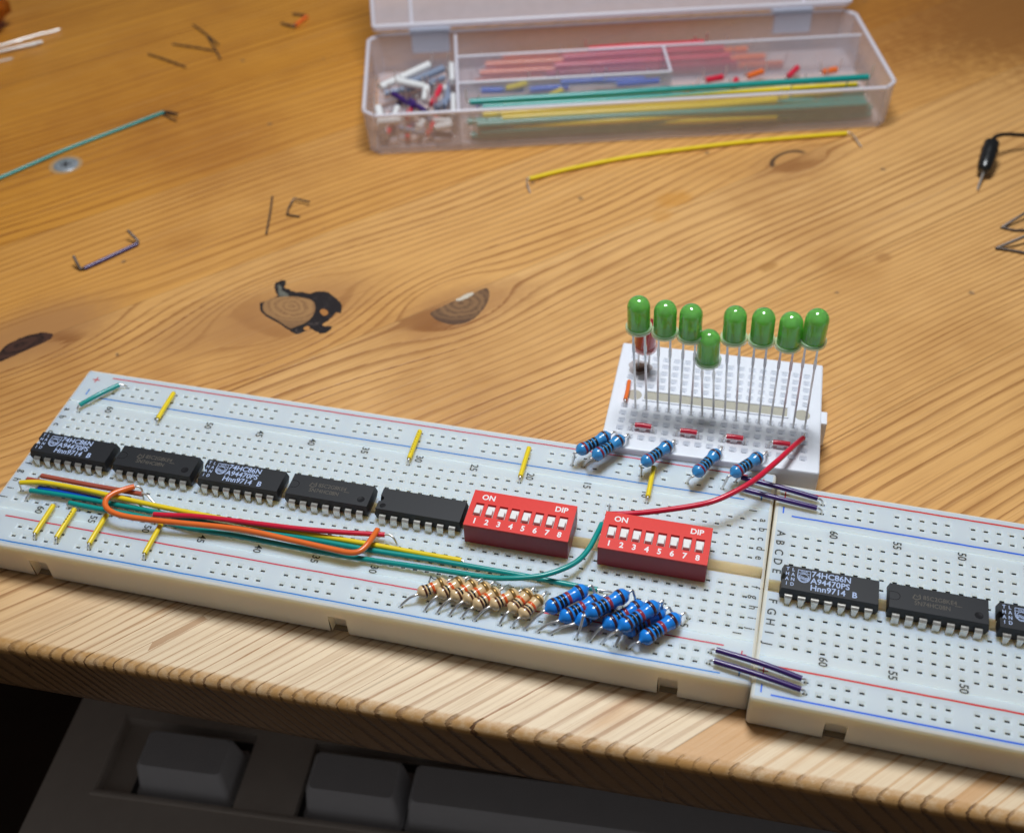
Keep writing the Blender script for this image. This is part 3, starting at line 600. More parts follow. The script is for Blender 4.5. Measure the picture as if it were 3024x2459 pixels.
breadboard('breadboard', 'long breadboard with capital row letters, cut off by the right edge of the photo', M2,
           [(-148.0, -144.0, 5.9), (-80.8, -76.9, 5.9), (-14.0, -10.1, 5.9)], True, ('ink_red2', 'ink_blue2'))
def H1(c, r, z=TOP):                                               # hole of the left board
    return (-(c - 1) * P, ROWY.get(r, RAIL.get(r)), z)
def H2(c, r, z=TOP): return tuple(M2 @ Vector(H1(c, r, z)))

# mini board
MA = math.radians(1.7); ZM = 10.5
MM = Matrix.Translation((-12.2, 45.3, 0)) @ Matrix.Rotation(MA, 4, 'Z') @ Matrix.Rotation(math.radians(-2.0), 4, 'X') @ Matrix.Translation((0, 0, 0))
MROW = {r: ROWY[r] for r in 'abcdefghij'}
def HM(k, r, dz=0.0): return tuple(MM @ Vector((-20.32 + P * k, MROW[r], ZM - .35 + dz)))
mini = thing('mini_breadboard', (-12.2, 46.2, 0), 'small white breadboard behind the long one, carrying the row of LEDs', 'breadboard')
b = MB(); h = 0.80; e = 0.4; zt = ZM - .35
xl = [(-23.9 + e, None)]
for k in range(17): x = -20.32 + P * k; xl += [(x - h, k), (x + h, None)]
xl += [(23.9 - e, None)]
yl = [(-18.0 + e, zt, None)]
for y, k in sorted((y, k) for k, y in MROW.items()):
    yl += [(y - h, zt, k), (y + h, zt, None)]
    if k == 'f': yl += [(-1.7, zt, 'slot'), (1.7, zt, None)]
yl += [(18.9 - e, zt, None)]
b2 = MB()
plate_with_holes(b, xl, yl, lambda r, c: r != 'slot' and not (r in 'bc' and c in (0, 1) ), h, (0.42, 0.30), 0.85, 2.2, 0, 1, 1)
shell(b, -23.9, 23.9, -18.0, 18.9, 0.8, zt, [], e)
b.box(23.9, 25.2, -1.2, 2.8, 3.0, zt - .6)
b.v = [tuple(MM @ Vector(p)) for p in b.v]
b.build('body', [MAT['mini'], MAT['slot_pale']], mini)
b = MB()                                                            # long hollow between the two halves, its rim, two mounting holes
b.box(-16.3, 16.3, -1.35, 1.75, zt + .01, zt + .03, 0); b.v = [tuple(MM @ Vector(p)) for p in b.v]; b.build('centre_hollow', MAT['cavity'], mini)
b = MB()
for (x0, x1, y0, y1) in ((-16.6, 16.6, -1.7, -1.3), (-16.6, 16.6, 1.7, 1.95), (-16.6, -16.25, -1.3, 1.7), (16.25, 16.6, -1.3, 1.7)): b.box(x0, x1, y0, y1, zt, zt + .35)
b.v = [tuple(MM @ Vector(p)) for p in b.v]; bevel(b.build('hollow_rim', MAT['mini'], mini), .08)
for sx_, lab in ((-18.6, 0), (19.6, 0)):
    b = MB(); b.lathe([(1.75, zt + .02), (1.5, zt + .05), (0.001, zt + .04)], 24, 0, (sx_, 0.1), cap0=False); b.v = [tuple(MM @ Vector(p)) for p in b.v]
    b.build('mounting_hole', MAT['cavity'], mini)
b = MB()                                                            # melted spot by the red LED
def blob(mb, cx, cy, r, z, n=26, jag=.18):
    ring = []
    for k in range(n):
        a = 2 * math.pi * k / n; rr = r * (1 + jag * (math.sin(3 * a + 1) * .5 + math.sin(7 * a) * .3)); ring.append((cx + rr * math.cos(a), cy + rr * math.sin(a), z))
    mb.add(ring, [tuple(range(n))])
blob(b, -18.7, 10.1, 2.75, zt + .03); b.v = [tuple(MM @ Vector(p)) for p in b.v]; b.build('scorch_smudge', MAT['soot'], mini)
b = MB(); blob(b, -18.4, 10.2, 1.75, zt + .05); b.v = [tuple(MM @ Vector(p)) for p in b.v]; b.build('scorched_hole', MAT['melt'], mini)

# ------------------------------------------------------------------ chips
def chip_text_a(Mx, zt):
    """country code, shield with waves, three lines of type"""
    b = MB()
    for i, (l, r) in enumerate((('T', 'L'), ('H', 'A'), ('A', 'N'), ('I', 'D'))):
        b.text(l, 1.15, -8.35, 2.05 - 1.22 * i, zt, 0, 0, Mx, .02, .85); b.text(r, 1.15, -7.25, 2.05 - 1.22 * i, zt, 0, 0, Mx, .02, .85)
    c = (-5.15, .75)
    out = [(-1.2, 1.45), (1.2, 1.45), (1.2, -.1)] + [(1.2 * math.cos(a), -.15 + 1.35 * math.sin(a)) for a in [-(.15 + k * .28) for k in range(11)]] + [(-1.2, -.1)]
    b.strip([(c[0] + x, c[1] + y) for x, y in out], .16, zt, 0, Mx, True)
    b.strip([(c[0] - 1.1, c[1] + .72), (c[0] + 1.1, c[1] + .72)], .10, zt, 0, Mx)
    b.text('PHILIPS', .52, c[0], c[1] + 1.08, zt, 0, 0, Mx, .01, .78)
    b.strip([(c[0] + .95 * math.cos(a), c[1] - .35 + .95 * math.sin(a)) for a in np.linspace(0, 2 * math.pi, 21)[:-1]], .12, zt + .004, 0, Mx, True)
    for dy in (.12, -.32, -.72): b.strip([(c[0] - .85 + .17 * k, c[1] - .35 + dy * .6 + .14 * math.sin(k * .68)) for k in range(11)], .13, zt + .008, 0, Mx)
    b.text('74HC86N', 1.95, -3.75, 1.75, zt, 0, 0, Mx, .016, .93, 'L')
    b.text('A94470PS', 1.95, -3.80, .05, zt, 0, 0, Mx, .016, .93, 'L')
    b.text('Hnn9714', 1.95, -3.80, -1.65, zt, 0, 0, Mx, .016, .93, 'L'); b.text('B', 1.95, 4.15, -1.65, zt, 0, 0, Mx, .016, .93, 'L')
    return b
def chip_text_b(Mx, zt):
    b = MB()
    b.strip([(-4.8, .2), (-4.4, 1.1), (-3.9, .6), (-3.5, 1.3), (-3.4, .3), (-4.1, -.1)], .22, zt, 0, Mx, True)
    b.text('85C2G8KE4', 1.45, -2.9, .75, zt, 0, 0, Mx, 0, .85, 'L'); b.strip([(3.0, .0), (4.3, .0)], .12, zt, 0, Mx)
    b.text('SN74HC08N', 1.45, -4.5, -.85, zt, 0, 0, Mx, 0, .85, 'L')
    return b
def chip(M0, col0, kind, label):
    """14-pin chip whose seven front pins sit in columns col0..col0-6"""
    cx = -(col0 - 4) * P; Mx = M0 @ Matrix.Translation((cx, 0, 0)); base = Mx @ Vector((0, 0, TOP))
    root = thing('dip_chip', tuple(base), label, 'chip', 'fourteen-pin black chips')
    L, W, z0, z1, zm = 9.45, 3.2, TOP + .45, TOP + 3.65, TOP + 1.95
    b = MB(); D = .28
    def ring(ins, z, notch=True):
        x, w = L - ins, W - ins; pts = [(x, -w), (x, w), (-x, w)]
        if notch and kind != 'b': pts += [(-x + .95 * math.cos(a), .0 + .78 * math.sin(a)) for a in [math.radians(d) for d in (90, 60, 30, 0, -30, -60, -90)]]
        elif notch: pts += [(-x + .05, 0.5 * q) for q in (1.5, 1, .5, 0, -.5, -1, -1.5)]
        pts += [(-x, -w)]
        return [tuple(Mx @ Vector((p[0], p[1], z))) for p in pts]
    b.rings([ring(D, z0), ring(0, zm - .12), ring(0, zm + .12), ring(D, z1)], 0, False, cap0=True, cap1=True)
    body = bevel(b.build('body', MAT['epoxy'], root), .09, 2)
    if kind == 'a': t_ = chip_text_a(Mx, z1 + .015).build('printed_marking', MAT['chip_ink'], root)
    if kind == 'b':
        t_ = chip_text_b(Mx, z1 + .015).build('laser_marking', MAT['chip_faint'], root)
        b = MB(); b.strip([(-9.1, .95)] + [(-8.1 + .95 * math.cos(a), .95 * math.sin(a)) for a in np.linspace(math.pi / 2, -math.pi / 2, 9)] + [(-9.1, -.95)], .13, z1 + .012, 0, Mx); b.build('end_notch', MAT['dimple'], root)
        b = MB(); b.lathe([(.82, z1 + .012), (.70, z1 + .03), (.62, z1 + .012), (.001, z1 + .012)], 20, 0, (7.35, -1.25), cap0=False); b.v = [tuple(Mx @ Vector(p)) for p in b.v]; b.build('round_dimple', MAT['dimple'], root)
    if kind == 'c':
        b = MB(); b.lathe([(.66, z1 + .012), (.5, z1 + .03), (.001, z1 + .012)], 20, 0, (-7.9, -1.9), cap0=False); b.v = [tuple(Mx @ Vector(p)) for p in b.v]; b.build('round_dimple', MAT['dimple'], root)
    for sg in (-1, 1):
        for k in range(7):
            px = -7.62 + k * P; b = MB(); y = sg * 3.81; wv = .72; bend = .0
            yy = [sg * 3.0, sg * 3.55, sg * 3.81, sg * 3.86]
            # flat tinned strip: out of the body, over the bend, down to the tip
            if kind in 'bc': prof = [(sg * 3.05, zm + .13, wv), (sg * 3.55, zm + .13, wv), (sg * 3.82, zm - .05, wv), (sg * 3.90, zm - .5, wv), (sg * 3.93, TOP + .55, wv), (sg * 3.90, TOP + .02, .62), (sg * 3.86, TOP - .9, .26)]
            else: prof = [(sg * 3.05, zm + .13, wv + .05), (sg * 3.45, zm + .13, wv + .05), (sg * 3.72, zm - .08, wv), (sg * 3.78, zm - .5, .62), (sg * 3.82, TOP + .7, .50), (sg * 3.82, TOP + .02, .36), (sg * 3.82, TOP - .9, .26)]
            th = .22; n = len(prof); vs = []
            for i, (py, pz, pw) in enumerate(prof):
                a = Vector(prof[max(i - 1, 0)][:2]); c = Vector(prof[min(i + 1, n - 1)][:2]); d = (c - a).normalized(); nn = Vector((d.y, -d.x)) * sg * -th
                for (sxx, oo) in ((-pw, 0), (pw, 0), (pw, 1), (-pw, 1)): vs.append(tuple(Mx @ Vector((px + sxx, py + nn.x * oo, pz + nn.y * oo))))
            fs = [(i * 4 + j, i * 4 + (j + 1) % 4, i * 4 + 4 + (j + 1) % 4, i * 4 + 4 + j) for i in range(n - 1) for j in range(4)] + [(0, 3, 2, 1)]
            b.add(vs, fs); bevel(b.build('pin', MAT['pin'], root), .05, 1)
    return root
chip(M1, 63, 'a', 'black chip with white lettering at the left end of the row, overhanging the breadboard corner')
chip(M1, 55, 'b', 'black chip with faint grey lettering between the two white-lettered chips on the left breadboard')
chip(M1, 47, 'a', 'black white-lettered chip in the middle of the left breadboard, third in its row')
chip(M1, 39, 'b', 'faintly lettered black chip, fourth in its row, beside the blank chip')
chip(M1, 31, 'c', 'blank scuffed black chip without lettering, next to a red switch block')
chip(M2, 63, 'a', 'black white-lettered chip nearest the left end of the right-hand breadboard')
chip(M2, 55, 'b', 'faintly lettered black chip in the middle of the right-hand breadboard')
chip(M2, 47, 'a', 'white-lettered black chip cut off by the right edge of the photo')

# ------------------------------------------------------------------ red switch blocks
def dip_switch(col0, label):
    cx = -(col0 - 4.5) * P; Mx = Matrix.Translation((cx, -.12, 0)); root = thing('dip_switch', (cx, -.12, TOP), label, 'switch', 'red eight-way switch blocks')
    hx, hy, zb, zt = 10.95, 4.88, TOP + .25, TOP + 5.75
    b = MB(); b.box(-hx, hx, -hy, hy, zb, zt - .35, 0, Mx); body = bevel(b.build('body', MAT['red_dark'], root), .12)
    b = MB(); xs = [-hx]; 
    for k in range(8): x = -8.89 + k * P; xs += [x - .88, x + .88]
    xs += [hx]; ys = [-hy, -2.0, 1.45, hy]
    gridplate(b, xs, ys, zt, lambda i, j: j == 1 and i % 2 == 1, zt - 1.0, 0, 0, Mx)
    for q in ([(-hx, -hy), (hx, -hy)], [(hx, -hy), (hx, hy)], [(hx, hy), (-hx, hy)], [(-hx, hy), (-hx, -hy)]):
        b.add([tuple(Mx @ Vector((q[0][0], q[0][1], zt - .36))), tuple(Mx @ Vector((q[1][0], q[1][1], zt - .36))), tuple(Mx @ Vector((q[1][0], q[1][1], zt))), tuple(Mx @ Vector((q[0][0], q[0][1], zt)))], [(0, 1, 2, 3)])
    b.build('face_plate', MAT['red_top'], root)
    for k in range(8):
        x = -8.89 + k * P; b = MB()
        b.box(x - .80, x + .80, -1.95, 1.0, zt - .98, zt - .08, 0, Mx)
        b.box(x - .74, x + .74, -1.93, -.25, zt - .30, zt + .70, 0, Mx, .10)
        bevel(b.build('lever', MAT['white_pl'], root), .12)
    b = MB(); z = zt + .02
    for k in range(8): b.text(str(k + 1), 1.95, -8.89 + k * P - .02, -3.35, z, 0, 0, Mx, .032, .88)
    b.text('ON', 1.95, -7.55, 3.25, z, 0, 0, Mx, .026, .92); b.text('DIP', 1.95, 8.0, 3.25, z, 0, 0, Mx, .026, .92)
    b.build('printed_lettering', MAT['white_ink'], root)
dip_switch(23, 'red switch block with white levers touching the blank chip, left of the two')
dip_switch(12, 'red switch block with white levers beside the curved green wire, right of the two')

# ------------------------------------------------------------------ resistors
def res_body(L, re, rm):
    n = []
    for i in range(33):
        t = -1 + i / 16; a = abs(t)
        if a > .985: r = re * .16
        elif a > .90: r = re * (.16 + .24 * (0.985 - a) / .085)
        elif a > .58: q = (a - .58) / .32; r = re * math.sqrt(max(.0, 1 - q ** 2.6)) * .84 + .16 * re if q > .0 else re
        else: r = rm + (re - rm) * (.5 - .5 * math.cos(math.pi * min(1, max(0, (a - .30) / .24))))
        n.append((max(r, .05), t * L / 2))
    return n
RES = {'tan': dict(L=6.8, re=1.36, rm=1.12, mat='res_tan', bands=[(-.50, 'band_brown', .034), (-.28, 'band_black', .030), (.0, 'band_orange', .042), (.55, 'band_gold', .05)]),
       'blue': dict(L=10.4, re=1.58, rm=1.32, mat='res_blue', bands=[(-.55, 'band_dbrown', .032), (-.33, 'band_black', .030), (-.16, 'band_black', .030), (.05, 'band_red', .034), (.55, 'band_dbrown', .032)]),
       'lblue': dict(L=9.8, re=1.45, rm=1.20, mat='res_lblue', bands=[(-.55, 'band_dred', .030), (-.32, 'band_black', .030), (-.14, 'band_black', .030), (.06, 'band_black', .030), (.60, 'band_dbrown', .030)])}
_rc = {}
def resistor(kind, A, B, fl, rl, label, group, roll=0.0):
    d = RES[kind]; A, B = Vector(A), Vector(B); mid = (A + B) / 2; dr = (B - A).normalized()
    root = thing('resistor', tuple(fl[0]), label, 'resistor', group)
    q = Vector((1, 0, 0)).rotation_difference(dr)
    def place(o): o.parent = root; o.location = (mid - Vector(fl[0])) * S; o.rotation_mode = 'QUATERNION'; o.rotation_quaternion = q; COL.objects.link(o)
    prof = res_body(d['L'], d['re'], d['rm'])
    if kind not in _rc:
        b = MB(); b.lathe(prof, 26, 0, axis='x'); o = b.build('body', MAT[d['mat']]); COL.objects.unlink(o); bands = []
        def rad(x):
            for i in range(len(prof) - 1):
                if prof[i][1] <= x <= prof[i + 1][1]: t = (x - prof[i][1]) / (prof[i + 1][1] - prof[i][1]); return prof[i][0] * (1 - t) + prof[i + 1][0] * t
            return .1
        for t, m, hw in d['bands']:
            b = MB(); x = t * d['L'] / 2; w = hw * d['L']; b.lathe([(rad(x - w) + .0, x - w), (rad(x - w) + .028, x - w), (rad(x) + .030, x), (rad(x + w) + .028, x + w), (rad(x + w), x + w)], 26, 0, axis='x', cap0=False, cap1=False)
            bo = b.build('colour_band', MAT[m]); COL.objects.unlink(bo); bands.append(bo)
        _rc[kind] = (o, bands)
    o, bands = _rc[kind]; place(o.copy())
    for bo in bands: place(bo.copy())
    for pts in (fl, rl):
        b = MB(); b.tube([(pts[0][0], pts[0][1], pts[0][2] - 1.2)] + list(pts), .28, 8, sub=5); b.build('lead', MAT['steel'], root)
def leads(A, B, h0, h1, lift=.5):
    A, B = Vector(A), Vector(B); d = (B - A).normalized()
    h0, h1 = Vector(h0), Vector(h1)
    a1 = A - d * .55; a2 = A.lerp(h0, .5) + Vector((0, 0, .55)); b1 = B + d * .8 + Vector((0, 0, .1)); b2 = Vector(((B.x + 2 * h1.x) / 3, (B.y + 2 * h1.y) / 3 , max(B.z, h1.z + 1) * .9 + .25))
    return [tuple(h0), tuple(a2), tuple(a1), tuple(A + d * .2)], [tuple(h1), tuple(h1.lerp(b2, .75)), tuple(b2), tuple(b1), tuple(B - d * .2)]
# front tips / rear tips measured on the board, z above the board top
TAN = [(27, 23, (-63.0, -21.5), (-58.1, -17.1)), (25, 22, (-59.0, -21.1), (-54.8, -15.9)), (24, 21, (-56.2, -21.1), (-52.1, -15.9)), (23, 20, (-53.7, -21.2), (-49.4, -16.0)),
       (22, 19, (-51.4, -22.1), (-47.2, -16.9)), (21, 18, (-48.2, -21.3), (-43.6, -16.6)), (19, 17, (-44.3, -21.6), (-41.1, -15.7)), (18, 16, (-41.9, -22.5), (-38.7, -16.5))]
ordn = ['leftmost', 'second', 'third', 'fourth', 'fifth', 'sixth', 'seventh', 'rightmost']
for i, (c0, c1, a, bq) in enumerate(TAN):
    A, B = (a[0], a[1], TOP + 2.05), (bq[0], bq[1], TOP + 2.1)
    f, r = leads(A, B, H1(c0, 'f-'), H1(c1, 'j'))
    if i == 0: lb = 'beige resistor, leftmost of its row, with a long lead reaching left'
    elif i == 7: lb = 'beige resistor at the right end of its row, beside the blue ones'
    else: lb = 'beige resistor with orange band, %s from the left in the row of eight' % ordn[i]
    resistor('tan', A, B, f, r, lb, 'beige resistors along the front rail')
BLU = [(17, 12, (-37.3, -20.6), (-30.2, -13.4), 3.1), (16, 11, (-34.3, -21.8), (-27.0, -14.5), 2.4), (15, 10, (-31.3, -21.3), (-24.1, -14.1), 1.75), (13, 9, (-29.1, -21.6), (-22.0, -14.4), 5.2),
       (12, 8, (-25.8, -21.4), (-18.8, -14.1), 2.3), (11, 7, (-22.6, -23.2), (-15.8, -15.2), 4.7), (10, 6, (-21.8, -21.6), (-14.7, -14.4), 1.8), (9, 5, (-18.4, -23.3), (-11.5, -15.5), 2.4)]
BL = ['blue resistor nearest the beige ones, at the upper left of the pile', 'blue resistor under the first one, its lead bowed to the left', 'mostly hidden blue resistor at the bottom of the pile with a low stretched lead',
      'topmost blue resistor with an upright front lead, left half of the pile', 'blue resistor in the middle of the pile, partly under its right-hand neighbour', 'blue resistor lying on top at the right of the pile',
      'shaded blue resistor tucked beneath the upper right one', 'blue resistor at the right end of the pile, beside the printed 5']
for (c0, c1, a, bq, z), lb in zip(BLU, BL):
    A, B = (a[0], a[1], TOP + z), (bq[0], bq[1], TOP + z)
    f, r = leads(A, B, H1(c0, 'f-'), H1(c1, 'j')); resistor('blue', A, B, f, r, lb, 'blue resistors piled on the front rail')
RB = [(17, 0, (-39.7, 21.3), (-33.4, 28.4), 'leftmost light blue resistor bridging to the small board'), (16, 1, (-36.0, 20.4), (-30.2, 28.2), 'light blue resistor leaning against the leftmost one, bridging to the small board'),
      (11, 5, (-25.2, 20.7), (-19.8, 28.5), 'light blue bridging resistor above the short yellow wire'), (7, 9, (-13.9, 19.8), (-9.4, 28.4), 'light blue bridging resistor, fourth from the left'),
      (4, 13, (-6.4, 21.4), (-.1, 29.2), 'light blue bridging resistor beside the dark purple wires')]
for c0, k, a, bq, lb in RB:
    A, B = (a[0], a[1], TOP + 4.2), (bq[0], bq[1], TOP + 4.2); h1 = HM(k, 'j')
    f, r = leads(A, B, H1(c0, 'r-'), h1); resistor('lblue', A, B, f, r, lb, 'light blue resistors bridging to the small board')

# ------------------------------------------------------------------ LEDs
_ls = {}
def led(h0, h1, base, lean, col, label, group=None, zoff=0.0):
    root = thing('led', tuple(h0), label, 'LED', group); bx = Vector(base)
    if col not in _ls:
        b = MB(); b.lathe([(2.55, .0), (2.9, 0.05), (2.9, .9), (2.8, 1.0), (2.52, 1.0)], 40, 0, cap0=False, cap1=False); fl_ = b.build('flange', MAT['flange_' + col]); COL.objects.unlink(fl_)
        b = MB(); pr = [(2.5, 0.1), (2.5, 1.2), (2.48, 6.1)] + [(2.48 * math.cos(a), 6.1 + 2.48 * math.sin(a)) for a in np.linspace(.12, math.pi / 2 - .03, 10)]
        b.lathe(pr, 40, 0); sh = b.build('lens', MAT['shell_' + col]); COL.objects.unlink(sh)
        b = MB(); b.lathe([(2.25, .25), (2.32, 1.3), (2.32, 6.0)] + [(2.32 * math.cos(a), 6.0 + 2.25 * math.sin(a)) for a in np.linspace(.1, math.pi / 2 - .03, 8)], 32, 0); co = b.build('core', MAT['core_' + col]); COL.objects.unlink(co)
        b = MB(); b.lathe([(.35, .3), (.55, 1.6), (1.0, 2.3), (1.75, 3.1), (1.75, 3.3), (.9, 2.6), (.01, 2.5)], 24, 0, cap0=False, cap1=False); b.box(-1.5, -.9, -.25, .25, .1, 2.6); cu = b.build('reflector_cup', MAT['cup_' + col]); COL.objects.unlink(cu)
        _ls[col] = (sh, co, cu, fl_)
    for o in _ls[col]:
        c = o.copy(); c.parent = root; c.location = (bx - Vector(h0)) * S; c.rotation_euler = lean; COL.objects.link(c)
    Rm = Matrix.Translation(bx) @ Matrix.Rotation(lean[1], 4, 'Y') @ Matrix.Rotation(lean[0], 4, 'X')
    for hh, dx in ((h0, -1.27), (h1, 1.27)):
        t_ = Rm @ Vector((dx, 0, 0)); hh = Vector(hh); lo = Vector((hh.x, hh.y, hh.z - 1)); b = MB()
        pts = [(lo, .22), (hh, .22), (hh.lerp(t_, .70), .22), (hh.lerp(t_, .72), .33), (hh.lerp(t_, .80), .33), (hh.lerp(t_, .82), .22), (t_, .22)]
        rings = [[(p.x + sx * w, p.y + sy * .24, p.z) for sx, sy in ((-1, -1), (1, -1), (1, 1), (-1, 1))] for p, w in pts]
        b.rings(rings, 0, False); b.build('leg', MAT['steel'], root)
LED = [(1, -30.1, 33.6, 24.9), (3, -24.5, 33.6, 24.5), (5, -19.1, 33, 24.3), (7, -14.7, 0, 17.9), (9, -9.8, 0, 25.0), (11, -4.1, 0, 25.3), (13, 1.5, 0, 25.0), (15, 6.35, 0, 26.6)]
LL = ['green LED furthest left, in front of the red one', 'green LED second from the left', 'green LED third from the left, partly behind the short one', 'short green LED standing lower than its neighbours',
      'green LED just right of the short one', 'green LED third from the right end of its row', 'green LED leaning in front of the rightmost one', 'rightmost green LED, partly behind its neighbour']
for (k, x, _, zb), lb in zip(LED, LL):
    h0, h1 = HM(k, 'f'), HM(k + 1, 'f'); mx = (h0[0] + h1[0]) / 2; my = h0[1]
    led(h0, h1, (x, my - .2, TOP + zb - .4), (0.0, (x - mx) / 30 if k != 15 else .02, 0), 'green', lb, 'green LEDs in a row on the small board')
rx, ry = -30.3, 54.6
led((rx - 1.2, ry, 10), (rx + 1.3, ry, 10), (rx + .1, ry - .2, TOP + 7.9), (0.02, 0.03, 0), 'red', 'red LED hiding behind the leftmost green one', None)

# ------------------------------------------------------------------ jumper wires
def wire(path, colour, label, group=None, h0=None, h1=None, r=.56, sub=6, name='jumper_wire', tips='steel', mark=None, cat='wire', tr=.23):
    if tips == 'steel_dark': tr = .42
    root = thing(name, path[0], label, cat, group)
    b = MB(); b.tube(path, r, 12, sub=sub); ins = b.build('insulation', MAT['w_' + colour], root)
    P_ = [Vector(p) for p in path]
    for h, p, q in ((h0, P_[0], P_[1]), (h1, P_[-1], P_[-2])):
        if h is None: continue
        d = (p - q).normalized(); b = MB()
        if isinstance(h, list): pts = [tuple(p - d * .4)] + [tuple(x) for x in h]
        else:
            h = Vector(h); e = p + d * .25; m1 = Vector((e.x * .35 + h.x * .65, e.y * .35 + h.y * .65, max(e.z, h.z) * .70 + min(e.z, h.z) * .30))
            pts = [tuple(p - d * .4), tuple(e), tuple(m1), tuple(h), (h.x, h.y, h.z - 1.2)]
        b.tube(pts, tr, 8, sub=4); b.build('bare_end', MAT[tips], root)
    if mark:
        for t, m in mark:
            c = P_[0].lerp(P_[-1], t); b = MB(); d = (P_[-1] - P_[0]).normalized(); b.tube([tuple(c - d * .5), tuple(c + d * .5)], r + .03, 12); b.build('scorch_mark' if m == 'melt' else 'printed_mark', MAT[m], root)
    return root
J = H1
wire([(-156.8,-11.5,11.6),(-151.3,-10.6,11.8),(-142.3,-10.5,11.7),(-136.1,-10.7,11.5),(-130.6,-10.8,11.2),(-124.8,-10.7,10.7),(-118.9,-10.6,10.3),(-113.9,-10.6,10.2),(-97.6,-10.8,10.0),(-86.5,-10.5,9.9),(-75.9,-10.4,9.9),(-67.1,-10.5,9.9),(-57.0,-10.6,10.1)],
     'yellow', 'long yellow wire running through the middle of the wire bundle', h0=J(63, 'i'), h1=J(23, 'i'))
wire([(-154.2,-12.4,10.6),(-146.4,-12.0,10.4),(-137.5,-11.8,10.2),(-127.7,-11.7,9.9),(-118.3,-11.9,9.7),(-105.8,-12.1,9.7),(-90.1,-11.7,9.7),(-75.9,-11.7,9.7),(-62.0,-11.4,9.7),(-43.4,-11.4,9.7),(-34.5,-11.6,9.7),(-28.6,-11.8,9.9)],
     'teal', 'long green wire lying straight along the bundle, ending by the blue resistors', h0=J(62, 'i'), h1=J(11, 'i'))
wire([(-144.4,-13.4,10.0),(-139.7,-13.5,9.9),(-134.0,-13.4,9.7),(-125.0,-13.5,9.65),(-117.5,-14.2,9.7),(-110.2,-14.3,9.8),(-104.8,-14.2,9.9),(-93.3,-14.5,10.0),(-79.4,-14.6,10.1),(-61.8,-14.2,10.4),(-51.4,-14.3,10.9),(-45.6,-13.8,11.4),(-40.1,-12.3,11.8),(-36.3,-10.0,12.0),(-33.6,-7.2,12.0),(-32.0,-3.6,12.0),(-31.1,0.8,12.0),(-30.7,3.8,11.6)],
     'teal', 'long green wire curving up between the two red switches', h0=J(58, 'j'), h1=J(13, 'd'))
wire([(-152.8,-11.2,10.5),(-145.9,-11.15,10.4),(-138.2,-11.15,10.1)], 'blue', 'short dark blue wire lying beneath the yellow one', h0=J(62, 'j'), h1=J(54, 'i'))
wire([(-154.0,-7.9,10.6),(-143.9,-8.2,10.7),(-135.6,-8.4,10.9),(-129.3,-8.5,11.0)], 'brown', 'upper brown wire in the bundle, with a long bare lead at its right end', h0=J(62, 'h'), h1=[(-128.2, -8.6, 11.2), (-126.6, -9.4, 10.6), (-124.6, -10.6, 9.4), (-124.2, -11.3, 8.4)])
wire([(-156.9,-9.2,10.2),(-150.6,-9.3,10.2),(-142.2,-9.4,10.0),(-134.6,-9.6,10.0),(-131.8,-9.6,10.1)], 'brown', 'lower brown wire in the bundle, mostly under the yellow one', h0=J(63, 'h'), h1=[(-130.7, -9.8, 10.3), (-129.0, -10.6, 9.9), (-127.2, -11.4, 8.6)])
wire([(-124.2,-13.2,10.9),(-120.8,-12.8,11.0),(-113.9,-11.9,11.2),(-102.2,-11.2,11.2),(-92.6,-10.6,11.2),(-83.7,-9.6,11.1),(-74.2,-8.0,10.8)], 'red', 'crimson wire lying on the bundle towards the blank chip', h0=J(50, 'j'), h1=[(-73.2, -7.9, 10.9), (-72.0, -8.4, 10.4), (-71.2, -8.9, 8.4)])
wire([(-131.0,-7.9,12.4),(-132.6,-9.3,12.6),(-134.1,-11.0,12.9),(-134.8,-12.8,13.0),(-134.4,-14.4,12.9),(-133.0,-15.5,12.7),(-130.3,-16.1,12.5),(-125.9,-15.9,12.2),(-117.5,-15.1,12.0),(-104.2,-14.0,12.0),(-93.0,-14.4,12.0),(-83.5,-14.9,12.0),(-79.8,-15.1,12.1),(-77.8,-14.7,12.2),(-76.7,-13.4,12.3),(-76.1,-11.0,12.2),(-76.0,-7.4,11.2)],
     'orange', 'orange wire looped over the bundle with a hooked bend at each end', h0=[(-130.2, -7.7, 12.4), (-129.4, -7.9, 11.6), (-129.2, -8.6, 9.5), (-129.2, -8.8, 8.4)], h1=[(-76.0, -6.6, 10.6), (-76.1, -6.3, 9.6), (-76.2, -6.2, 8.4)], r=.62)
for x, c, lb, mk in ((-147.2, 59, 'short yellow wire nearest the left edge, from the hole field to the front rail', None), (-142.2, 57, 'short yellow wire with printed dashes, second at the front rail', [(.15, 'ink_black')]),
                 (-134.7, 54, 'short plain yellow wire by the printed 55 at the front rail', None), (-121.9, 49, 'short yellow wire with a scorch mark by the printed 50', [(.24, 'melt')])):
    x = -(c - 1) * P
    wire([(x, -14.9, 10.1), (x + .1, -19.0, 10.15), (x + .1, -22.9, 10.0)], 'yellow', lb, 'short yellow wires to the front rail', J(c, 'j'), J(c, 'f-'), mark=[(mk[0][0], mk[0][1])] if mk and mk[0][1] == 'melt' else None)
    if mk and mk[0][1] == 'ink_black':
        root = [o for o in COL.objects if o.get('label') == lb][0]
        b = MB()
        for y in (-16.2, -16.9, -17.6, -18.3, -19.1): b.box(x - .12, x + .16, y - .12, y + .16, 10.66, 10.735)
        b.build('printed_mark', MAT['ink_black'], root)
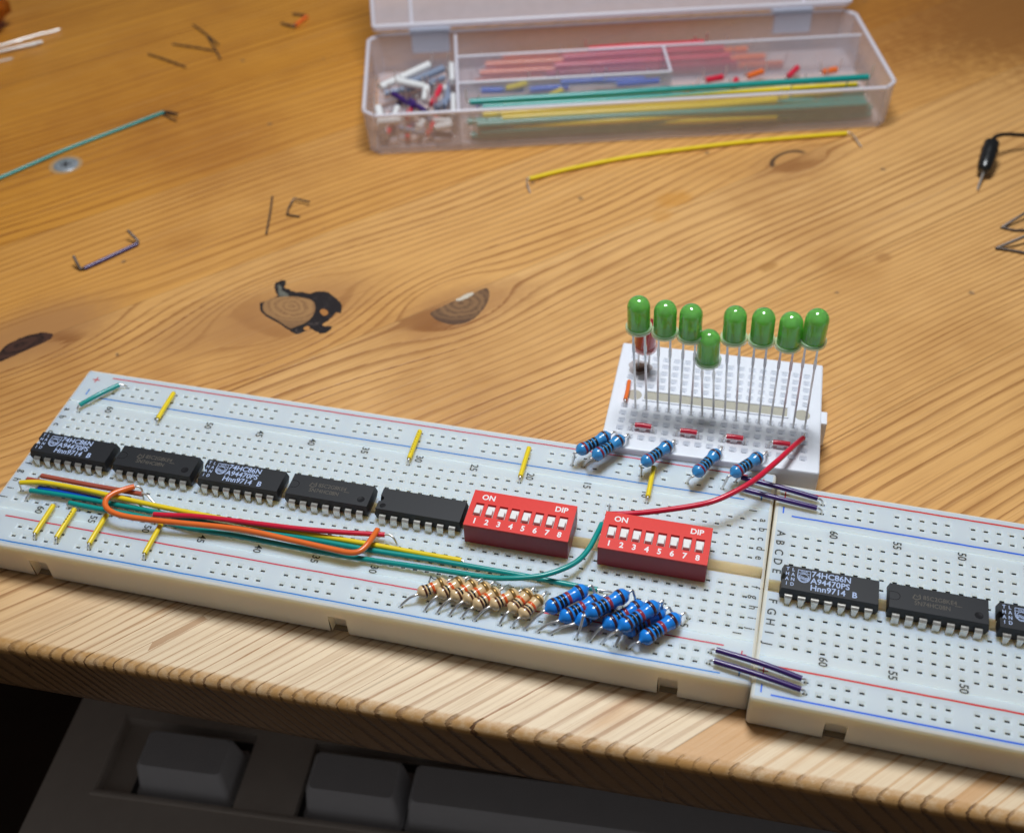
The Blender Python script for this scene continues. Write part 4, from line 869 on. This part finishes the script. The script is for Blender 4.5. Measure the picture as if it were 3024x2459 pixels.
for x, c, lb in ((-137.6, 55, 'short yellow wire at the rear rail, nearest the green one'), (-76.4, 31, 'short yellow wire with printed characters near the printed 30'), (-50.5, 21, 'short yellow wire at the rear rail by the printed 20'), (-22.7, 10, 'short yellow wire under a light blue resistor')):
    x = -(c - 1) * P
    wire([(x, 23.4, 10.1), (x + .05, 19, 10.15), (x + .1, 14.7, 10.0)], 'yellow', lb, 'short yellow wires to the rear rail', J(c, 'r+'), J(c, 'a'))
    if c == 31:
        root = [o for o in COL.objects if o.get('label') == lb][0]; b = MB()
        for i in range(9): y = 22.4 - i * .78; b.strip([(x - .16, y), (x + .12, y + .2), (x + .16, y - .12)], .09, 10.725)
        b.build('printed_mark', MAT['ink_black'], root)
wire([(-151.4,23.3,10.1),(-154.3,18.8,10.5),(-157.2,14.9,10.2)], 'teal', 'short green wire slanting across the left end of the rear rail', h0=J(60, 'r+'), h1=J(63, 'a'))
wire([(-4.0,24.1,10.4),(4.3,22.8,10.5),(12.3,21.5,10.3)], 'purple', 'rear purple wire joining the boards, nearer the small board', 'purple wires joining the two boards', J(3, 'r+'), H2(61, 'r+'))
wire([(-3.9,20.9,10.3),(4.5,19.6,10.4),(12.3,18.8,10.2)], 'purple', 'rear purple wire joining the boards, further from the small board', 'purple wires joining the two boards', J(3, 'r-'), H2(61, 'r-'))
wire([(-4.0,-21.2,10.3),(4.4,-22.6,10.6),(12.1,-24.1,10.3)], 'purple', 'front purple wire joining the boards, nearer the red plus sign', 'purple wires joining the two boards', J(3, 'f+'), H2(61, 'f+'))
wire([(-4.1,-23.7,10.2),(4.1,-25.1,10.5),(12.1,-26.4,10.2)], 'purple', 'front purple wire joining the boards, nearest the front edge', 'purple wires joining the two boards', J(3, 'f-'), H2(61, 'f-'))
wire([(-29.4,6.8,11.6),(-25.0,7.4,12.2),(-20.6,8.2,13.0),(-12.6,10.2,14.5),(-7.7,12.2,15.6),(-1.9,17.5,16.3),(2.8,25.4,15.5),(5.2,30.7,14.2),(7.9,37.0,12.1)], 'red', 'long red wire arching from behind the right switch to the small board', h0=J(13, 'b'), h1=HM(16, 'g'), r=.60)
for k, lb in zip((1, 5, 9, 13), ('short red jumper furthest left on the small board', 'short red jumper, second from the left on the small board', 'short red jumper above the gap between two light blue resistors', 'short red jumper half hidden by the long red wire')):
    a, c = Vector(HM(k, 'i')), Vector(HM(k + 2, 'i'))
    wire([(a.x + .85, a.y, a.z + 1.35), ((a.x + c.x) / 2, (a.y + c.y) / 2, a.z + 1.42), (c.x - .6, c.y, c.z + 1.3)], 'red', lb, 'short red jumpers on the small board', tuple(a), tuple(c), r=.58)
a, c = Vector(HM(0, 'f')), Vector(HM(0, 'e'))
wire([(a.x, a.y + .7, a.z + 1.0), (a.x, (a.y + c.y) / 2, a.z + 1.2), (c.x, c.y - .4, c.z + 1.1)], 'orange', 'short orange jumper at the left edge of the small board', None, tuple(a), tuple(c), r=.5)

# ------------------------------------------------------------------ loose pieces on the table
def bare(name, path, r, label, mat='steel_dark', sub=0, cat='wire scrap', group='bare wire scraps on the table'):
    root = MB(); root.tube(path, r, 8, sub=sub); o = root.build(name, MAT[mat]); return tag(o, label, cat, group)
wire([(-191.2,74.6,0.62),(-186.2,81.7,0.62),(-181.7,88.3,0.62)], 'purple', 'purple wire with two bent black-looking ends lying alone on the table', h0=[(-192.2, 74.3, .6), (-193.3, 75.0, 1.8), (-194.6, 76.2, 3.3)], h1=[(-181.9, 89.2, .8), (-183.3, 89.8, 1.9), (-185.1, 90.4, 3.4)], tips='steel_dark', name='loose_wire')
wire([(-244.4,106.5,0.6),(-240.2,111.7,0.6),(-228.4,130.0,0.6),(-218.0,143.8,0.6),(-207.1,158.0,0.6)], 'teal', 'green wire lying beside the screw, cut off by the left edge', h1=[(-206.6, 158.4, .7), (-201.4, 157.0, 1.3)], tips='steel_dark', name='loose_wire')
b = MB(); b.tube([(-207.3, 157.6, .5), (-205.2, 156.2, .4), (-200.6, 154.1, .3)], .26, 8)
root = [o for o in COL.objects if o.get('label', '').startswith('green wire lying beside the screw')][0]; b.build('bare_end', MAT['steel_dark'], root)
wire([(-78.8,142.3,0.8),(-66.3,151.1,0.8),(-47.4,162.0,0.8),(-17.6,175.3,0.8),(12.8,186.3,0.8)], 'yellow', 'long yellow wire lying on the table in front of the clear case', h0=[(-79.4, 142.0, .9), (-78.6, 139.0, 1.2), (-77.0, 135.8, .3)], h1=[(13.8, 186.6, 1.0), (15.0, 184.2, 1.4), (17.6, 179.8, .3)], name='loose_wire', r=.68)
wire([(-186.3,224.6,0.75),(-184.7,232.2,0.75)], 'orange', 'tiny orange jumper lying on its side at the top of the table', h0=[(-187.0, 224.0, .7), (-192.4, 226.0, .4)], h1=[(-185.0, 233.0, .7), (-190.8, 233.9, .4)], tips='steel_dark', name='loose_wire', r=.75)
for a, c, lb in (((-230.9,195.1), (-213.4,188.6), 'straight wire clipping furthest left of the group near the top'), ((-225.5,203.7), (-208.4,201.7), 'wire clipping whose end meets the crossed pair'),
                 ((-224.4,219.0), (-208.6,206.2), 'long wire clipping of the crossed pair'), ((-215.1,211.1), (-203.6,196.3), 'short wire clipping crossing another'),
                 ((-152.6,119.0), (-147.0,100.4), 'thin straight wire clipping beside the bent hook')):
    bare('wire_clipping', [(a[0], a[1], .32), ((a[0] + c[0]) / 2 + .2, (a[1] + c[1]) / 2, .5), (c[0], c[1], .32)], .30, lb, sub=3)
bare('bent_hook', [(-139.9,117.2,1.2), (-145.3,118.3,1.1), (-145.4, 114.5, .5), (-144.8,110.9,0.35), (-140.6,110.6,0.32)], .30, 'bent wire hook shaped like a C in the middle of the table')
bare('bent_wire', [(66.6,153.5,3.0), (57.1,144.2,0.5), (60.8,143.7,0.4), (68,145.6,0.4)], .40, 'bent wire at the right edge, upper of two')
bare('bent_wire', [(66.5,140.6,3.6), (55.2,133.9,0.5), (59.1,133.9,0.4), (69,132.6,0.4)], .42, 'thicker bent wire at the right edge, lower of two')
for p, m, r, lb in (([(-291, 180, 1.2), (-280, 189.5, 1.1), (-273.2, 195.4, 1.0)], 'bright', .62, 'bright metal sliver on top of the heap at the left edge'), ([(-292, 178, .8), (-283.3, 187.2, .7), (-275.0, 193.5, .6)], 'bright', .5, 'bright metal sliver under the first, at the left edge'),
                   ([(-288, 190.0, .7), (-276.3, 202.3, .8)], 'steel', .45, 'shiny clipping above the bright slivers'), ([(-283.5, 194.5, .6), (-272.5, 206.5, .5)], 'steel', .4, 'dull clipping reaching furthest right from the heap'),
                   ([(-284.5, 177.8, .4), (-278.2, 183.0, .4)], 'steel', .42, 'short clipping in front of the bright slivers'), ([(-292, 176.0, .5), (-284.0, 180.2, 1.2)], 'bright', .5, 'bright metal sliver cut off by the left edge')):
    bare('metal_sliver' if m == 'bright' else 'wire_clipping', p, r, lb, m, group='heap of slivers and clippings at the left edge', cat='scrap')
# black test clip with a pin
root = thing('test_lead', (54, 175, 0), 'black sleeved pin on a thin black cable at the right edge', 'test lead')
b = MB(); b.tube([(54.6,179.9,6.4), (54.0, 176.4, 5.3), (53.2, 172.0, 3.6), (52.7, 169.2, 2.4)], 1, 14, sub=4, radii=None if 0 else [1.3] + [2.3] * 3 + [2.6, 2.3, 2.5, 2.3] + [2.4, 2.2, 2.1, 1.9] + [1.4]); b.build('sleeve', MAT['w_black'], root)
b = MB(); b.tube([(54.4, 179.4, 6.4), (55.5, 182.0, 7.0), (58.5, 184.6, 6.6), (64, 187.5, 5.2), (75, 192.5, 2.6), (84, 197, 1.2)], .62, 10, sub=5); b.build('cable', MAT['w_black'], root)
b = MB(); b.tube([(52.9, 169.8, 2.6), (52.0, 166.0, 1.5), (51.2, 162.2, .5)], .35, 8, sub=3); b.build('pin', MAT['steel'], root)
# amber glass lump at the corner
b = MB(); rings = []
rg = random.Random(3)
cx, cy = -303.5, 200.0
for i in range(9):
    ph = i / 8 * math.pi; ring = []
    for k in range(26):
        a = 2 * math.pi * k / 26; rr = 13.5 * math.sin(max(ph, .04)) * (1 + .10 * math.sin(5 * a + i * 1.7) + .08 * math.sin(11 * a - i)) ; ring.append((cx + rr * math.cos(a), cy + rr * math.sin(a), 9.5 - 9.4 * math.cos(ph) * (1 + .03 * math.sin(7 * a))))
    rings.append(ring)
b.rings(rings, 0, True); tag(b.build('amber_ornament', MAT['amber']), 'knobbly amber glass ornament cut off at the top left corner', 'ornament')

# ------------------------------------------------------------------ clear compartment case
BA = math.atan2(.29008, .957); BX, BY = -131.0, 146.8; MBX = RZ(BA, BX, BY, 0)
case = thing('compartment_case', (BX, BY, 0), 'frosted clear plastic compartment case standing open with coloured wires inside', 'case')
W_, D_, Hc = 163.0, 51.5, 14.0; tk = 1.1
def cbox(b, x0, x1, y0, y1, z0, z1, mi=0): b.box(x0, x1, y0, y1, z0, z1, mi, MBX)
b = MB()
cbox(b, 1.5, W_ - 1.5, 1.5, D_ - 1.5, .3, 1.3)
def wall(b, p, q, z0, z1, th, out=.9):
    """slightly flared wall"""
    d = (Vector(q) - Vector(p)).normalized(); n = Vector((d.y, -d.x)); v = []
    for pp in (p, q):
        pp = Vector(pp); v += [(pp - n * 0.0, z0), (pp - n * th, z0), (pp + n * out - n * th, z1), (pp + n * out, z1)]
    vs = [tuple(MBX @ Vector((a.x, a.y, z))) for a, z in v]; b.add(vs, [(0, 1, 2, 3), (4, 7, 6, 5), (0, 3, 7, 4), (1, 5, 6, 2), (3, 2, 6, 7), (0, 4, 5, 1)])
c = 3.0
poly = [(c, 0), (W_ - c, 0), (W_, c), (W_, D_ - c), (W_ - c, D_), (c, D_), (0, D_ - c), (0, c)]
for i in range(8): wall(b, poly[i], poly[(i + 1) % 8], .3, Hc, tk)
b.build('tray', MAT['case'], case)
b = MB()
for (x0, x1, y0, y1) in ((28, 29, 1.2, D_ - 1.2), (29, W_ - 1.2, 35.2, 36.1), (29, 96, 17.8, 18.6), (96, 97, 17.8, 35.2)):
    b = MB(); b.box(x0, x1, y0, y1, 1.31, Hc - .8, 0, MBX); b.build('divider', MAT['case'], case)
b = MB()                                                            # bright upper rim
for i in range(8):
    p, q = Vector(poly[i]), Vector(poly[(i + 1) % 8]); d = (q - p).normalized(); n = Vector((d.y, -d.x)) * .6
    b.tube([tuple(MBX @ Vector((p.x + n.x, p.y + n.y, Hc))), tuple(MBX @ Vector((q.x + n.x, q.y + n.y, Hc)))], .62, 8)
for x in (28.5,): b.tube([tuple(MBX @ Vector((x, .8, Hc - .8))), tuple(MBX @ Vector((x, D_ - .8, Hc - .8)))], .55, 8)
for (x0, y0, x1, y1) in ((29, 35.6, W_ - 1, 35.6), (29, 18.2, 96, 18.2), (96.5, 18, 96.5, 35.6)): b.tube([tuple(MBX @ Vector((x0, y0, Hc - .8))), tuple(MBX @ Vector((x1, y1, Hc - .8)))], .45, 8)
b.build('rim', MAT['case_rim'], case)
# lid: hinged at the rear, leaning back
LM = MBX @ Matrix.Translation((0, D_ + 2.2, Hc - .6)) @ Matrix.Rotation(math.radians(52), 4, 'X')
lid = bpy.data.objects.new('lid', None)
b = MB(); b.box(1, W_ - 1, 1, 54, 0, 1.0, 0, LM)
for (x0, x1, y0, y1) in ((1, 2, 1, 54), (W_ - 2, W_ - 1, 1, 54), (2, W_ - 2, 1, 2), (2, W_ - 2, 53, 54)): b.box(x0, x1, y0, y1, 1.01, 5.5, 0, LM)
lid = b.build('lid', MAT['case'], case)
b = MB()
for (p, q) in (((1.5, 1.5), (W_ - 1.5, 1.5)), ((1.5, 1.5), (1.5, 53.5)), ((W_ - 1.5, 1.5), (W_ - 1.5, 53.5))): b.tube([tuple(LM @ Vector((p[0], p[1], 5.5))), tuple(LM @ Vector((q[0], q[1], 5.5)))], .7, 8)
for x in (14, W_ - 16): b.tube([tuple(LM @ Vector((x, 3, .5))), tuple(LM @ Vector((x, 53, .5)))], .7, 8)
b.build('lid_rim', MAT['case_rim'], lid)
for x in (13.5, 136.5):                                             # hinge tabs
    b = MB(); b.box(x, x + 13, D_ - .6, D_ + .6, Hc - 7.0, Hc + .8, 0, MBX); b.box(x - .5, x + 13.5, D_ + .4, D_ + 5.0, Hc - .9, Hc + 1.3, 0, MBX)
    o = bevel(b.build('hinge', MAT['case_clip'], case), .5)
# contents
def inb(x, y, z): return tuple(MBX @ Vector((x, y, z)))
rg = random.Random(11)
def caseduct(x0, y0, z0, x1, y1, z1, colour, label, group, r=.7, sag=.4, legs=True, steel='steel'):
    r = r * 1.15
    pts = [inb(x0, y0, z0), inb((x0 * .65 + x1 * .35), (y0 * .65 + y1 * .35) + rg.uniform(-sag, sag), (z0 * .65 + z1 * .35)), inb((x0 * .3 + x1 * .7), (y0 * .3 + y1 * .7) + rg.uniform(-sag, sag), z0 * .3 + z1 * .7), inb(x1, y1, z1)]
    def leg(p, sg): return [inb(p[0] + sg * .8, p[1], p[2]), inb(p[0] + sg * 1.0, p[1] + rg.uniform(-.8, .8), max(1.6, p[2] + rg.choice((-4, 4, 4)))) ] if legs else None
    return wire(pts, colour, label, group, leg((x0, y0, z0), -1), leg((x1, y1, z1), 1), r=r, sub=4, tips=steel)
G1 = 'long wires in the front compartment of the clear case'
caseduct(32, 8.6, 11.8, 157.5, 9.4, 12.4, 'teal', 'uppermost green wire spanning the front compartment of the clear case', G1, .85)
spec = [('teal', 32, 4.0, 3.0, 158, 3.5, 3.0), ('teal', 35, 2.9, 5.0, 158, 4.0, 5.5), ('teal', 33, 8.0, 6.2, 157, 9.5, 6.2), ('teal', 31, 5.5, 8.2, 157, 12, 7.5), ('yellow', 45, 3.6, 6.5, 140, 3.9, 7.6), ('yellow', 42, 5.5, 9.0, 128, 6.0, 10.2), ('yellow', 36, 9.0, 9.0, 132, 8.6, 9.8),
        ('yellow', 36, 6.8, 7.0, 150, 11.5, 9.6), ('yellow', 60, 11.5, 8.8, 155, 13.5, 10.2), ('teal', 40, 12.0, 8.8, 140, 6.8, 8.2), ('teal', 34, 6.6, 2.8, 157, 6.2, 2.8), ('teal', 38, 11, 4.5, 156, 14, 4.5), ('yellow', 50, 7.5, 4.6, 146, 5.2, 5.4), ('teal', 34, 2.9, 8.4, 156, 3.0, 8.2), ('yellow', 44, 13.6, 7.0, 138, 11.0, 6.6), ('teal', 36, 14.6, 9.2, 150, 14.6, 9.6), ('yellow', 38, 4.4, 5.4, 128, 2.6, 4.8), ('teal', 60, 9.6, 4.0, 158, 8.5, 4.2)]
for c_, x0, y0, z0, x1, y1, z1 in spec:
    y0, y1, z0, z1 = y0 * .80 + .6, y1 * .80 + .6, z0 * .78 + .5, z1 * .78 + .5
    caseduct(x0, y0, z0, x1, y1, z1, c_, ('green' if c_ == 'teal' else 'yellow') + ' wire in the tangled bundle in the front compartment of the clear case', G1 + (', yellow' if c_ == 'yellow' else ', green'), 1.0, .8)
G2 = 'orange and red wires in the back compartment of the clear case'
for i in range(7): caseduct(34 + i * 2, 37.8 + i * 1.6, 2.6 + (i % 3) * 2.2, 138 - i * 6, 38.8 + i * 1.5, 2.6 + (i % 3) * 2.2, 'orange', 'orange wire in the back compartment of the clear case', G2 + ', orange', 1.1, .3)
for i in range(7): caseduct(58 + i * 3, 37.8 + i * 1.5, 4.0 + (i % 3) * 2.0, 122 - i * 2, 38.2 + i * 1.5, 4.0 + (i % 3) * 2.0, 'red', 'red wire in the back compartment of the clear case', G2 + ', red', 1.15, .3)
G3 = 'short wires in the middle compartments of the clear case'
for i, (x, y, L, a, c_) in enumerate([(34, 22, 12, .2, 'blue'), (36, 28, 14, -.1, 'blue'), (44, 25, 9, .7, 'yellow'), (52, 30, 13, .1, 'blue'), (58, 22, 8, 1.0, 'yellow'), (62, 27, 14, .05, 'blue'), (70, 22, 10, .5, 'yellow'), (74, 30, 16, -.05, 'blue'), (80, 24, 14, .1, 'blue'), (47, 21, 8, 1.3, 'yellow')]):
    caseduct(x, y, 3 + i % 3 * 1.8, x + L * math.cos(a), y + L * math.sin(a) * .5, 3 + i % 3 * 1.8, c_, 'short %s wire in the middle left compartment of the clear case' % c_, G3 + ', left ' + c_, .9, .1)
for i, (x, y, L, a, c_) in enumerate([(102, 22, 6, .8, 'orange'), (110, 28, 6, .2, 'red'), (118, 23, 7, 1.2, 'red'), (124, 29, 6, .4, 'orange'), (131, 22, 6, .1, 'white'), (137, 27, 7, .9, 'red'), (143, 24, 6, .3, 'white'), (149, 29, 5, .2, 'orange')]):
    caseduct(x, y, 2.6 + i % 2 * 1.5, x + L * math.cos(a), y + L * math.sin(a), 2.8 + i % 2 * 1.5, c_, 'short %s wire in the middle right compartment of the clear case' % c_, G3 + ', right ' + c_, .9, .1)
# left compartment: pile of very short pieces
pile = [('white', 3.5, 26, 9, 19.5, 36.5, 10.5, 1.5), ('grey', 11, 28, 8.2, 24, 35.5, 9.4, 1.5), ('white', 9.5, 26.5, 10.5, 18, 21.5, 10.8, 1.5), ('white', 18.5, 22, 10.4, 17.8, 14, 9.8, 1.4), ('red', 23, 25, 8.5, 20, 13.5, 8.8, 1.2), ('red', 14, 20, 6.5, 12, 9, 7.0, 1.1),
        ('purple', 7.5, 22.5, 8.5, 14.5, 14.5, 7.8, 1.1), ('purple', 13, 17, 9.0, 18, 12.5, 7, 1.1), ('grey', 26.5, 33, 7.5, 24, 14, 7.6, 1.1), ('grey', 27, 22, 7, 21, 12, 8.6, 1.2), ('purple', 24.5, 22, 6, 22, 13, 6, 1.1), ('white', 26.8, 38, 9.2, 26.9, 25, 10.0, 1.3),
        ('white', 3, 14, 8.5, 4.4, 5, 7.0, 1.5), ('white', 3.5, 3.2, 9.8, 10.5, 3.0, 10.2, 1.5), ('white', 8.8, 17, 6.4, 7.5, 8, 7, 1.3), ('grey', 10, 6, 5.5, 17, 3.2, 5.0, 1.1), ('white', 17, 9, 5.6, 15.5, 3.2, 6.6, 1.4), ('red', 21.5, 9.5, 6.5, 18, 3.2, 4.2, 1.1), ('white', 20.5, 8, 6.5, 26, 6.5, 6.7, 1.1),
        ('white', 21, 3.4, 6.6, 26, 3.6, 7.2, 1.5), ('purple', 6, 12, 5, 9.5, 22, 5.5, 1.1), ('purple', 19.5, 4.2, 4, 26, 4.2, 3, 1.0), ('red', 12.5, 8.5, 4, 12, 3, 3.4, 1.1), ('white', 27, 20, 8, 26.9, 8, 8.4, 1.3), ('grey', 4, 33, 3, 20, 38, 3, 1.2), ('white', 22, 28, 6.5, 26, 27, 6.5, 1.4),
        ('purple', 4, 8, 3, 14, 12, 3, 1.0), ('grey', 16, 16, 4, 24, 8, 4, 1.1), ('red', 8, 14, 3.6, 5, 5, 3.6, 1.0), ('grey', 10, 34, 2.7, 24, 42, 2.7, 1.1), ('white', 5, 3.6, 4.5, 4.2, 9.5, 3.4, 1.4)]
for c_, x0, y0, z0, x1, y1, z1, r in pile:
    caseduct(x0, y0, z0, x1, y1, z1, c_, 'short %s wire piece in the pile at the left end of the clear case' % c_, 'short wire pieces piled in the clear case, ' + c_, r * .74, 0, True)
